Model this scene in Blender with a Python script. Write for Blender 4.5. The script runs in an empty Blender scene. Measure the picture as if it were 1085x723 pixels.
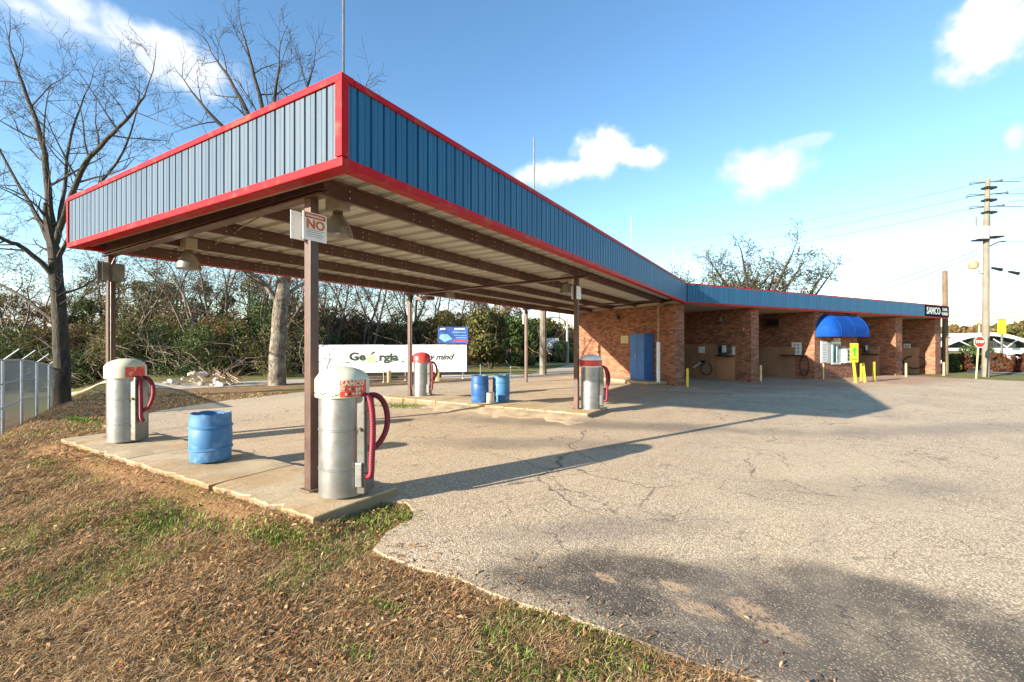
import bpy, bmesh, math, random
import numpy as np
from mathutils import Vector, Matrix, geometry
R = math.radians
# ------------------------------------------------------------------ camera, sky, sun, exposure
scene = bpy.context.scene
F, CH, HY, CX = 485.0, 1.7, 364.0, 542.5          # focal length in pixels of the photo, eye height, horizon row, centre
YAW = R(30.96); CC, SS = math.cos(YAW), math.sin(YAW)
cam = bpy.data.cameras.new('camera'); camo = bpy.data.objects.new('camera', cam)
scene.collection.objects.link(camo)
cam.sensor_width = 36; cam.lens = F/1085*36; cam.shift_y = 2.5/1085; cam.clip_end = 3000; cam.clip_start = .05
camo.location = (0, 0, CH); camo.rotation_euler = (R(90), 0, YAW)
scene.camera = camo
SUN_AZ, SUN_EL = R(24.5), R(16.5)                  # heading of the light from +Y towards +X, height
world = bpy.data.worlds.new('World'); scene.world = world; world.use_nodes = True
sun = bpy.data.lights.new('sun', 'SUN'); suno = bpy.data.objects.new('sun', sun); scene.collection.objects.link(suno)
sun.energy = 5.0; sun.angle = R(.55); sun.color = (1, .89, .75)
tr = Vector((math.sin(SUN_AZ)*math.cos(SUN_EL), math.cos(SUN_AZ)*math.cos(SUN_EL), -math.sin(SUN_EL)))
suno.rotation_euler = tr.to_track_quat('-Z', 'Y').to_euler(); suno.location = (-20, -40, 30)
vs = scene.view_settings
vs.view_transform = 'Standard'; vs.look = 'None'; vs.exposure = 1.6; vs.gamma = 1; vs.use_curve_mapping = False
scene.render.resolution_x, scene.render.resolution_y = 1024, 682

def c2w(x, y): return Vector((CC*x-SS*y, SS*x+CC*y, 0))
def P3(px, py, d):
    v = c2w((px-CX)/F*d, d); v.z = CH-(py-HY)/F*d; return v
B0 = Vector((-3.4, 19.2)); TH = R(59); DX, DY = math.cos(TH), math.sin(TH)
def sstep(a, b, x):
    t = min(1, max(0, (x-a)/(b-a))); return t*t*(3-2*t)
def gz(x, y):
    s = (x-B0.x)*DX+(y-B0.y)*DY
    z = -.011*min(45, max(0, s))
    u = -x-2.4*y
    z -= .85*sstep(6.2, 10.2, u)*sstep(-8, -11, x)*sstep(14, 7, y)
    return z
def gp(px, py, dz=0):
    z = 0
    for _ in range(12):
        d = F*(CH-z-dz)/(py-HY); v = c2w((px-CX)/F*d, d); z = gz(v.x, v.y)
    v.z = z+dz; return v
def loc2(v):                                       # world -> car wash local (s along front, y inward)
    return ((v.x-B0.x)*DX+(v.y-B0.y)*DY, -(v.x-B0.x)*DY+(v.y-B0.y)*DX)
def on_side(px, py, s):                            # point of a partition face s=const seen at a pixel
    r = c2w((px-CX)/F, 1); t = (s+B0.x*DX+B0.y*DY)/(r.x*DX+r.y*DY)
    return s, -(t*r.x-B0.x)*DY+(t*r.y-B0.y)*DX, CH-(py-HY)/F*t
def on_front(px, py, y):
    r = c2w((px-CX)/F, 1); t = (y-B0.x*DY+B0.y*DX)/(-r.x*DY+r.y*DX)
    return (t*r.x-B0.x)*DX+(t*r.y-B0.y)*DY, y, CH-(py-HY)/F*t

# ------------------------------------------------------------------ node helpers
class NT:
    def __init__(s, tree): s.t = tree; s.n = tree.nodes; s.l = tree.links
    def new(s, typ, **k):
        n = s.n.new(typ)
        for a, v in k.items(): setattr(n, a, v)
        return n
    def put(s, node, key, v):
        i = node.inputs[key]
        if isinstance(v, bpy.types.NodeSocket): s.l.new(v, i)
        else: i.default_value = v
    def math(s, op, a, b=0., c=0., clamp=False):
        n = s.new('ShaderNodeMath', operation=op, use_clamp=clamp)
        s.put(n, 0, a); s.put(n, 1, b)
        if op in ('MULTIPLY_ADD', 'SMOOTH_MIN'): s.put(n, 2, c)
        return n.outputs[0]
    def vmath(s, op, a, b=(0, 0, 0)):
        n = s.new('ShaderNodeVectorMath', operation=op); s.put(n, 0, a)
        if op == 'SCALE': s.put(n, 'Scale', b)
        elif op not in ('LENGTH', 'NORMALIZE'): s.put(n, 1, b)
        return n.outputs['Value'] if op in ('LENGTH', 'DOT_PRODUCT', 'DISTANCE') else n.outputs[0]
    def mix(s, fac, a, b, blend='MIX'):
        n = s.new('ShaderNodeMix', data_type='RGBA', blend_type=blend)
        s.put(n, 0, fac); s.put(n, 6, c4(a)); s.put(n, 7, c4(b)); return n.outputs[2]
    def ramp(s, fac, stops, interp='LINEAR'):
        n = s.new('ShaderNodeValToRGB'); e = n.color_ramp.elements; n.color_ramp.interpolation = interp
        while len(e) < len(stops): e.new(.5)
        for x, (p, c) in zip(e, stops): x.position = p; x.color = c4(c)
        s.put(n, 0, fac); return n.outputs[0]
    def noise(s, vec, scale, detail=4, rough=.55, dist=0., color=False):
        n = s.new('ShaderNodeTexNoise'); s.put(n, 'Vector', vec); s.put(n, 'Scale', scale)
        s.put(n, 'Detail', detail); s.put(n, 'Roughness', rough); s.put(n, 'Distortion', dist)
        return n.outputs['Color' if color else 'Fac']
    def voro(s, vec, scale, feature='F1', out='Distance'):
        n = s.new('ShaderNodeTexVoronoi', feature=feature); s.put(n, 'Vector', vec); s.put(n, 'Scale', scale)
        return n.outputs[out]
    def smap(s, v, a, b, lo=0., hi=1.):
        n = s.new('ShaderNodeMapRange', interpolation_type='SMOOTHSTEP'); s.put(n, 0, v)
        s.put(n, 1, a); s.put(n, 2, b); s.put(n, 3, lo); s.put(n, 4, hi); return n.outputs[0]
    def tex(s, out='Object'): return s.new('ShaderNodeTexCoord').outputs[out]
    def blob(s, co, x, y, rx, ry, rot, nz, soft=.35):     # a patch with its own outline, in metres
        m = s.new('ShaderNodeMapping', vector_type='TEXTURE'); s.put(m, 0, co)
        m.inputs['Location'].default_value = (x, y, 0); m.inputs['Rotation'].default_value = (0, 0, rot)
        m.inputs['Scale'].default_value = (rx, ry, 1000)
        d = s.vmath('LENGTH', m.outputs[0]); d = s.math('ADD', d, nz)
        return s.smap(d, 1+soft, 1-soft)
def c4(c):
    if isinstance(c, bpy.types.NodeSocket): return c
    return (c[0], c[1], c[2], 1.) if len(c) == 3 else c
def new_mat(name):
    m = bpy.data.materials.new(name); m.use_nodes = True
    t = NT(m.node_tree); b = t.n['Principled BSDF']; return m, t, b
def bump(t, b, h, strength, dist=.01):
    n = t.new('ShaderNodeBump'); t.put(n, 'Height', h); n.inputs['Strength'].default_value = strength
    n.inputs['Distance'].default_value = dist; t.put(b, 'Normal', n.outputs[0])
M = {}
def pm(name, c1, c2=None, scale=6, rough=.6, metal=0., bstr=.15, bscale=60, stain=None, stain_amt=.5, stain_scale=2.5, spec=.5):
    """painted / worn surface: two tones, a stain colour in patches, fine relief"""
    m, t, b = new_mat(name); co = t.tex()
    c2 = c2 or tuple(v*.75 for v in c1)
    col = t.mix(t.smap(t.noise(co, scale, 6), .35, .7), c1, c2)
    if stain: col = t.mix(t.math('MULTIPLY', t.smap(t.noise(co, stain_scale, 8, .65), .5, .68), stain_amt), col, stain)
    t.put(b, 'Base Color', col); b.inputs['Metallic'].default_value = metal
    t.put(b, 'Roughness', t.math('MULTIPLY_ADD', t.noise(co, scale*2.5, 4), .3, rough-.15))
    b.inputs['Specular IOR Level'].default_value = spec
    if bstr: bump(t, b, t.noise(co, bscale, 4), bstr, .004)
    M[name] = m; return m
# ------------------------------------------------------------------ world: sky with clouds
wt = NT(world.node_tree); bg = wt.n['Background']
sky = wt.new('ShaderNodeTexSky', sky_type='NISHITA'); sky.sun_disc = False
sky.sun_elevation = SUN_EL; sky.sun_rotation = math.atan2(-math.sin(SUN_AZ), -math.cos(SUN_AZ))
sky.altitude = 100; sky.air_density = 1.0; sky.dust_density = .25; sky.ozone_density = 1.3
gen = wt.tex('Generated')
SKY_STR = .106
wisp = wt.noise(wt.vmath('MULTIPLY', gen, (1, 1, 2.2)), 5.5, 10, .58)
puff = wt.noise(gen, 15, 8, .55)
cl = None
def cloud(px, py, rx, ry, amt=1., rot=0., wispy=.0):
    """a cloud in the sky at a fixed bearing and height; radii in degrees"""
    global cl
    d = (P3(px, py, 10)-Vector((0, 0, CH))).normalized()
    r = d.cross(Vector((0, 0, 1))).normalized(); u = r.cross(d)
    r, u = r*math.cos(rot)+u*math.sin(rot), u*math.cos(rot)-r*math.sin(rot)
    a = wt.math('DIVIDE', wt.vmath('DOT_PRODUCT', gen, r), math.tan(R(rx)))
    b = wt.math('DIVIDE', wt.vmath('DOT_PRODUCT', gen, u), math.tan(R(ry)))
    e = wt.math('SQRT', wt.math('ADD', wt.math('MULTIPLY', a, a), wt.math('MULTIPLY', b, b)))
    f = wt.math('ADD', wt.math('SUBTRACT', 1., e), wt.math('MULTIPLY', wt.math('SUBTRACT', wisp if wispy else puff, .5), 3.2 if wispy else 1.9))
    f = wt.math('MULTIPLY', wt.smap(f, 0.0, .9 if wispy else .6), wt.smap(wt.vmath('DOT_PRODUCT', gen, d), .3, .5))
    f = wt.math('MULTIPLY', f, amt)
    cl = f if cl is None else wt.math('MAXIMUM', cl, f)
cloud(150, 45, 9, 2.8, .85, R(-10)); cloud(95, 30, 8, 2.6, .9, R(-10), 1); cloud(25, 10, 9, 2.4, .8, R(-5), 1); cloud(195, 62, 4.5, 1.2, .7, R(-22), 1)
cloud(600, 180, 8.5, 1.9, 1.); cloud(640, 160, 6., 3., 1.); cloud(675, 166, 3.6, 2., 1.); cloud(808, 182, 5.2, 2.9, .9); cloud(852, 150, 2.6, .7, .5)
cloud(1062, 22, 4.0, 4.4, 1.); cloud(1074, 147, .9, 1.3, .7); cloud(975, 262, 3.2, 1, .75)
cloud(1000, 296, 11, 2.2, .7, 0, 1); cloud(30, 345, 22, 7, .7, 0, 1); cloud(480, 335, 18, 4, .6, 0, 1); cloud(1400, 120, 9, 4, .9); cloud(-400, 150, 14, 4, .9, 0, 1)
cl = wt.math('MULTIPLY', cl, wt.smap(wt.new('ShaderNodeSeparateXYZ').outputs[2], -1, -.9) if False else 1.)
ccol = wt.mix(wt.smap(cl, .35, 1.), (2.9, 3.3, 3.9), wt.mix(wt.smap(wisp, .35, .62), (3.3, 3.45, 3.7), (4.2, 4.2, 4.15)))
hsv = wt.new('ShaderNodeHueSaturation'); hsv.inputs['Saturation'].default_value = 1.2; wt.put(hsv, 'Color', sky.outputs[0])
skyc = wt.mix(cl, hsv.outputs[0], ccol)
wt.put(bg, 'Color', skyc); bg.inputs['Strength'].default_value = SKY_STR

# ------------------------------------------------------------------ mesh builder
class MB:
    def __init__(s): s.v = []; s.f = []; s.mi = []; s.sm = []
    def add(s, vs, fs, smooth=False, mi=0):
        o = len(s.v); s.v += [tuple(v) for v in vs]
        for f in fs: s.f.append([i+o for i in f]); s.mi.append(mi); s.sm.append(smooth)
        return s
    def box(s, x0, x1, y0, y1, z0, z1, mi=0, mat=None):
        vs = [Vector((x, y, z)) for z in (z0, z1) for (x, y) in ((x0, y0), (x1, y0), (x1, y1), (x0, y1))]
        if mat: vs = [mat @ v for v in vs]
        return s.add(vs, [(3, 2, 1, 0), (4, 5, 6, 7), (0, 1, 5, 4), (1, 2, 6, 5), (2, 3, 7, 6), (3, 0, 4, 7)], mi=mi)
    def tube(s, pts, r, n=8, cap=True, mi=0, smooth=True):
        pts = [Vector(p) for p in pts]; rs = r if isinstance(r, (list, tuple)) else [r]*len(pts)
        vs = []; fs = []; up = None
        for i, p in enumerate(pts):
            t = (pts[min(i+1, len(pts)-1)]-pts[max(i-1, 0)]).normalized()
            if up is None: up = t.orthogonal().normalized()
            a = (up-t*up.dot(t)); a = a.normalized() if a.length > 1e-6 else t.orthogonal().normalized(); up = a
            b = t.cross(a)
            for k in range(n):
                an = 2*math.pi*k/n; vs.append(p+(a*math.cos(an)+b*math.sin(an))*rs[i])
        for i in range(len(pts)-1):
            for k in range(n):
                k2 = (k+1) % n; fs.append((i*n+k, i*n+k2, (i+1)*n+k2, (i+1)*n+k))
        s.add(vs, fs, smooth, mi)
        if cap:
            o = len(s.v)-len(vs)
            s.f.append([o+k for k in reversed(range(n))]); s.mi.append(mi); s.sm.append(False)
            e = o+(len(pts)-1)*n; s.f.append([e+k for k in range(n)]); s.mi.append(mi); s.sm.append(False)
        return s
    def lathe(s, prof, n=32, cx=0, cy=0, mi=0, smooth=True, sx=1, sy=1):
        vs = []; fs = []
        for (r, z) in prof:
            for k in range(n):
                a = 2*math.pi*k/n; vs.append((cx+r*math.cos(a)*sx, cy+r*math.sin(a)*sy, z))
        for i in range(len(prof)-1):
            for k in range(n):
                k2 = (k+1) % n; fs.append((i*n+k, i*n+k2, (i+1)*n+k2, (i+1)*n+k))
        fs.append(tuple(reversed(range(n)))); e = (len(prof)-1)*n; fs.append(tuple(e+k for k in range(n)))
        return s.add(vs, fs, smooth, mi)
    def mesh(s, name, mats):
        me = bpy.data.meshes.new(name); me.from_pydata(s.v, [], s.f)
        for m in (mats if isinstance(mats, (list, tuple)) else [mats]): me.materials.append(M[m] if isinstance(m, str) else m)
        me.polygons.foreach_set('material_index', s.mi); me.polygons.foreach_set('use_smooth', s.sm)
        uv = me.uv_layers.new(name='UVMap'); data = np.zeros((len(me.loops), 2), np.float32)
        for p in me.polygons:
            n = p.normal
            if abs(n.z) > .7:
                for li in p.loop_indices: c = me.vertices[me.loops[li].vertex_index].co; data[li] = (c.x, c.y)
            else:
                tx, ty = -n.y, n.x; l = math.hypot(tx, ty) or 1
                for li in p.loop_indices: c = me.vertices[me.loops[li].vertex_index].co; data[li] = ((c.x*tx+c.y*ty)/l, c.z)
        uv.data.foreach_set('uv', data.ravel()); me.update()
        if any(s.sm): me.set_sharp_from_angle(angle=R(32))
        return me
    def build(s, name, mats, parent=None, bev=0):
        me = s.mesh(name, mats)
        if bev:
            bm = bmesh.new(); bm.from_mesh(me)
            bmesh.ops.bevel(bm, geom=[e for e in bm.edges if e.calc_face_angle(0) > .6], offset=bev, segments=2, affect='EDGES', profile=.6)
            bm.to_mesh(me); bm.free()
        o = bpy.data.objects.new(name, me); scene.collection.objects.link(o); o.parent = parent; return o
def link(name, me, parent=None, loc=(0, 0, 0), rz=0):
    o = bpy.data.objects.new(name, me); scene.collection.objects.link(o); o.parent = parent; o.location = loc; o.rotation_euler = (0, 0, rz); return o
def tag(o, label=None, cat=None, group=None, kind=None):
    for k, v in (('label', label), ('category', cat), ('group', group), ('kind', kind)):
        if v: o[k] = v
    return o
def thing(name, label, cat, loc=(0, 0, 0), rz=0, group=None):
    o = bpy.data.objects.new(name, None); scene.collection.objects.link(o); o.empty_display_size = .2
    o.location = loc; o.rotation_euler = (0, 0, rz); return tag(o, label, cat, group)
def copy_tree(o, parent=None):
    c = o.copy(); scene.collection.objects.link(c); c.parent = parent
    for ch in list(o.children): copy_tree(ch, c)
    return c
def text(name, s, size, mat, parent, mw, shear=0., bold=0., align='CENTER', wx=1., warp=None, ext=.002):
    cu = bpy.data.curves.new(name, 'FONT'); cu.body = s; cu.size = size; cu.shear = shear; cu.offset = bold
    cu.align_x = align; cu.align_y = 'CENTER'; cu.extrude = ext; cu.resolution_u = 3
    o = bpy.data.objects.new(name, cu); scene.collection.objects.link(o)
    me = bpy.data.meshes.new_from_object(o.evaluated_get(bpy.context.evaluated_depsgraph_get()))
    bpy.data.objects.remove(o); bpy.data.curves.remove(cu)
    for v in me.vertices:
        c = Vector((v.co.x*wx, v.co.y, v.co.z)); v.co = warp(c) if warp else mw @ c
    me.materials.clear(); me.materials.append(M[mat]); me.name = name
    return link(name, me, parent)
def facing(loc, right, up=(0, 0, 1)):              # matrix whose x runs along right, y up
    r = Vector(right).normalized(); u = Vector(up); n = r.cross(u)
    m = Matrix((r, u, n)).transposed().to_4x4(); m.translation = Vector(loc); return m

# ------------------------------------------------------------------ materials
pm('red_trim', (.45, .007, .013), (.37, .007, .011), 3, .5, 0, .08, 20, stain=(.33, .075, .05), stain_amt=.75, stain_scale=5, spec=.12)
pm('brown_paint', (.13, .062, .045), (.095, .045, .034), 3, .5, 0, .1, stain=(.2, .1, .06), stain_amt=.45)
pm('tan_edge', (.38, .25, .14), (.28, .18, .1), 3, .6)
pm('deck_white', (.6, .585, .52), (.53, .51, .45), 1.2, .5, 0, .05, stain=(.6, .53, .42), stain_amt=.4, stain_scale=1.5)
pm('screw', (.7, .65, .58), None, 8, .4, .3, 0)
pm('post_brown', (.085, .044, .03), (.06, .03, .022), 4, .5, 0, .1, stain=(.13, .06, .032), stain_amt=.5)
pm('concrete', (.42, .33, .22), (.31, .235, .15), 2.2, .85, 0, .5, 90, stain=(.36, .2, .075), stain_amt=.6, stain_scale=1.1)
pm('steel', (.36, .37, .37), (.27, .275, .27), 3, .42, .85, .06, 20, stain=(.22, .19, .15), stain_amt=.4, stain_scale=4)
pm('steel_dark', (.24, .235, .22), (.17, .165, .15), 4, .42, .8, .1)
pm('rusty', (.2, .12, .07), (.1, .07, .05), 15, .8, .2, .2)
pm('cap_cream', (.6, .59, .43), (.55, .53, .38), 5, .4, 0, .04, stain=(.5, .5, .35), stain_amt=.35)
pm('cap_red', (.6, .05, .04), (.52, .04, .035), 5, .4, 0, .04, stain=(.65, .2, .12), stain_amt=.4)
pm('decal_red', (.68, .07, .03), (.6, .04, .025), 9, .5, 0, .05, stain=(.78, .5, .36), stain_amt=.8, stain_scale=14)
pm('decal_text', (.8, .6, .42), (.6, .5, .3), 30, .6)
pm('grime', (.05, .05, .03), (.12, .1, .06), 30, .9)
pm('barrel_blue', (.045, .17, .35), (.035, .14, .3), 3, .55, 0, .05, stain=(.25, .42, .62), stain_amt=.45, stain_scale=4)
pm('barrel_dark', (.018, .09, .27), (.015, .075, .22), 3, .42, 0, .05, stain=(.15, .3, .5), stain_amt=.3, stain_scale=4)
pm('cabinet_blue', (.05, .16, .42), (.04, .13, .36), 3, .45, 0, .05)
pm('dark_hole', (.02, .022, .03), None, 6, .8)
pm('sign_white', (.78, .78, .76), (.7, .7, .69), 5, .5, 0, .03)
pm('sign_grey', (.45, .48, .48), (.4, .42, .42), 5, .45, .2)
pm('sign_red', (.5, .06, .035), None, 20, .5)
pm('sign_orange', (.62, .13, .03), None, 20, .5)
pm('print_grey', (.4, .42, .42), None, 30, .6)
pm('ballast', (.42, .37, .28), (.34, .3, .22), 9, .6, .1, .1)
pm('lamp_shell', (.42, .41, .38), (.33, .32, .29), 6, .35, .8, .05)
pm('navy', (.004, .014, .03), None, 5, .85, spec=.05)
pm('white_paint', (.8, .8, .78), (.72, .72, .7), 3, .5, 0, .05, stain=(.5, .5, .47), stain_amt=.4)
pm('white_wall', (.8, .81, .82), (.72, .74, .77), .6, .6, 0, .08, stain=(.62, .6, .57), stain_amt=.5, stain_scale=.8)
pm('letter_green', (.025, .055, .025), None, 5, .6)
pm('letter_black', (.02, .02, .02), None, 5, .6)
pm('peach', (.75, .5, .25), (.7, .56, .36), 4, .6)
pm('yellow', (.75, .55, .02), (.65, .45, .02), 5, .5, 0, .1, stain=(.5, .4, .15), stain_amt=.4)
pm('pale_yellow', (.7, .55, .24), (.6, .45, .2), 5, .6, 0, .1, stain=(.5, .3, .15), stain_amt=.4)
pm('awning', (.006, .062, .3), (.005, .052, .25), 2, .75, 0, .15, 60, stain=(.02, .1, .3), stain_amt=.5, spec=.1)
pm('tan_panel', (.5, .26, .14), (.4, .2, .11), 1.2, .6, 0, .1, stain=(.33, .19, .1), stain_amt=.6, stain_scale=1.2)
pm('slate_panel', (.38, .21, .125), (.3, .165, .1), 1.2, .6, 0, .1, stain=(.24, .145, .085), stain_amt=.6, stain_scale=1.2)
pm('black', (.015, .015, .015), None, 5, .5)
pm('bay_roof', (.5, .4, .28), (.4, .3, .2), 1, .8)
pm('bark_dark', (.06, .048, .035), (.025, .02, .015), 7, .95, 0, 1., 25)
pm('twig', (.055, .042, .032), (.035, .027, .02), 2, .95, 0, 0)
pm('twig_grey', (.2, .155, .115), (.12, .095, .07), 2, .95, 0, 0)
pm('bark_syc', (.22, .18, .13), (.11, .088, .06), 3.2, .9, 0, .8, 12, stain=(.32, .28, .22), stain_amt=.8, stain_scale=2)
pm('pole_wood', (.17, .115, .07), (.11, .075, .045), 4, .9, 0, .5, 40)
pm('pole_grey', (.2, .18, .14), (.15, .135, .1), 2, .9, 0, .4, 30)
pm('galv', (.5, .55, .6), (.42, .47, .52), 5, .45, .6, .05)
pm('wire', (.05, .05, .055), None, 5, .6)
pm('stone_rubble', (.6, .55, .47), (.4, .35, .28), 5, .9, 0, .4)
pm('teal_glass', (.03, .16, .2), (.02, .1, .13), 3, .08, 0, 0)
pm('roof_white', (.8, .8, .8), (.74, .74, .74), 1, .5)
pm('roof_shade', (.04, .05, .045), None, 2, .8)
pm('cream_wall', (.7, .6, .36), (.62, .52, .3), 1, .8)
pm('grey_wall', (.5, .47, .42), (.44, .41, .37), 1, .8)
pm('stop_red', (.6, .02, .02), None, 4, .4)
pm('board_blue', (.02, .06, .25), (.03, .1, .35), 1.4, .5)
pm('sky_blue', (.25, .5, .62), (.18, .42, .55), 3, .5)
pm('green_sign', (.03, .35, .03), (.04, .4, .03), 4, .5)
pm('hose_black', (.02, .018, .016), None, 5, .6)

def concrete_mat():
    m, t, b = new_mat('concrete'); co = t.tex(); sp = t.new('ShaderNodeSeparateXYZ'); t.put(sp, 0, co)
    col = t.mix(t.smap(t.noise(co, 2.2, 7, .6), .35, .68), (.5, .4, .25), (.36, .275, .165))
    col = t.mix(t.math('MULTIPLY', t.smap(t.noise(co, .9, 7, .6), .48, .64), .6), col, (.42, .25, .1))
    col = t.mix(t.math('MULTIPLY', t.smap(t.noise(co, 5, 8, .7), .56, .66), .55), col, (.15, .12, .085))
    splash = t.smap(t.math('MULTIPLY_ADD', t.noise(co, 12, 5), .03, sp.outputs[2]), .112, .09)
    col = t.mix(t.math('MULTIPLY', splash, .8), col, (.2, .125, .065))
    t.put(b, 'Base Color', col); b.inputs['Roughness'].default_value = .9
    bump(t, b, t.noise(co, 35, 8, .7), .55, .012); M['concrete'] = m
concrete_mat()
def bark_mat(name, a, b_, c, zs, patch):
    m, t, b = new_mat(name); co = t.tex(); st = t.vmath('MULTIPLY', co, (1, 1, zs))
    n1 = t.noise(st, 9, 8, .65, .6); n2 = t.noise(co, patch, 5, .6)
    col = t.mix(t.smap(n1, .36, .62), a, b_); col = t.mix(t.math('MULTIPLY', t.smap(n2, .48, .6), .75), col, c)
    t.put(b, 'Base Color', col); b.inputs['Roughness'].default_value = .95; bump(t, b, n1, 1., .06); M[name] = m
bark_mat('bark_dark', (.02, .016, .012), (.075, .06, .044), (.04, .042, .02), .22, 1.6)
bark_mat('bark_syc', (.075, .06, .042), (.21, .175, .13), (.3, .27, .215), .5, 2.6)
def hose_mat():
    m, t, b = new_mat('hose'); co = t.tex()
    t.put(b, 'Base Color', t.mix(t.noise(co, 14, 4), (.24, .01, .026), (.16, .008, .02))); b.inputs['Roughness'].default_value = .45
    w = t.new('ShaderNodeTexWave', wave_type='BANDS', bands_direction='Z'); t.put(w, 'Vector', co); w.inputs['Scale'].default_value = 18
    bump(t, b, w.outputs[0], .5, .006); M['hose'] = m
hose_mat()
def metal_sheet(name, c1, c2, rough):
    m, t, b = new_mat(name); co = t.tex()
    st = t.noise(t.vmath('MULTIPLY', co, (5, 5, .35)), 1.6, 5)
    col = t.mix(t.smap(st, .3, .7), c1, c2)
    col = t.mix(t.math('MULTIPLY', t.smap(t.noise(co, .5, 5), .52, .75), .35), col, tuple(v*.72 for v in c1))
    run = t.smap(t.noise(t.vmath('MULTIPLY', co, (9, 9, .5)), 2.2, 5, .6), .6, .74)
    col = t.mix(t.math('MULTIPLY', run, .35), col, (.12, .13, .13))
    chip = t.smap(t.noise(co, 11, 8, .75), .66, .7); col = t.mix(t.math('MULTIPLY', chip, .6), col, (.2, .13, .08))
    bump(t, b, t.noise(co, 2.5, 3), .25, .02)
    t.put(b, 'Base Color', col); b.inputs['Roughness'].default_value = rough; b.inputs['Metallic'].default_value = .0; b.inputs['Specular IOR Level'].default_value = .25
    M[name] = m
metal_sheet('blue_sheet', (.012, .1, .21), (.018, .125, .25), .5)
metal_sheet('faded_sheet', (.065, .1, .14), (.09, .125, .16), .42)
def brick_mat():
    m, t, b = new_mat('brick'); uv = t.tex('UV')
    br = t.new('ShaderNodeTexBrick', offset=.5); t.put(br, 'Vector', uv); br.inputs['Scale'].default_value = 1
    br.inputs['Brick Width'].default_value = .215; br.inputs['Row Height'].default_value = .078
    br.inputs['Mortar Size'].default_value = .006; br.inputs['Mortar Smooth'].default_value = .2; br.inputs['Bias'].default_value = -.1
    br.inputs['Color1'].default_value = (.0, .0, .0, 1); br.inputs['Color2'].default_value = (1, 1, 1, 1); br.inputs['Mortar'].default_value = (.5, .5, .5, 1)
    col = t.ramp(br.outputs['Color'], [(0, (.17, .075, .045)), (.3, (.29, .115, .063)), (.65, (.37, .15, .08)), (1, (.46, .21, .115))])
    col = t.mix(t.math('MULTIPLY', t.smap(t.noise(uv, 1.1, 6), .45, .75), .55), col, (.27, .11, .06))
    col = t.mix(t.math('MULTIPLY', t.smap(t.noise(uv, 2.7, 8, .7), .6, .75), .3), col, (.5, .3, .18))
    col = t.mix(br.outputs['Fac'], col, (.12, .075, .05))
    t.put(b, 'Base Color', col); b.inputs['Roughness'].default_value = .88
    h = t.math('MULTIPLY_ADD', t.noise(uv, 40, 3), .25, t.math('SUBTRACT', 1., br.outputs['Fac']))
    bump(t, b, h, .9, .012); M['brick'] = m
brick_mat()
def cwp_mat(s, y): return (B0.x+s*DX-y*DY, B0.y+s*DY+y*DX)
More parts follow.
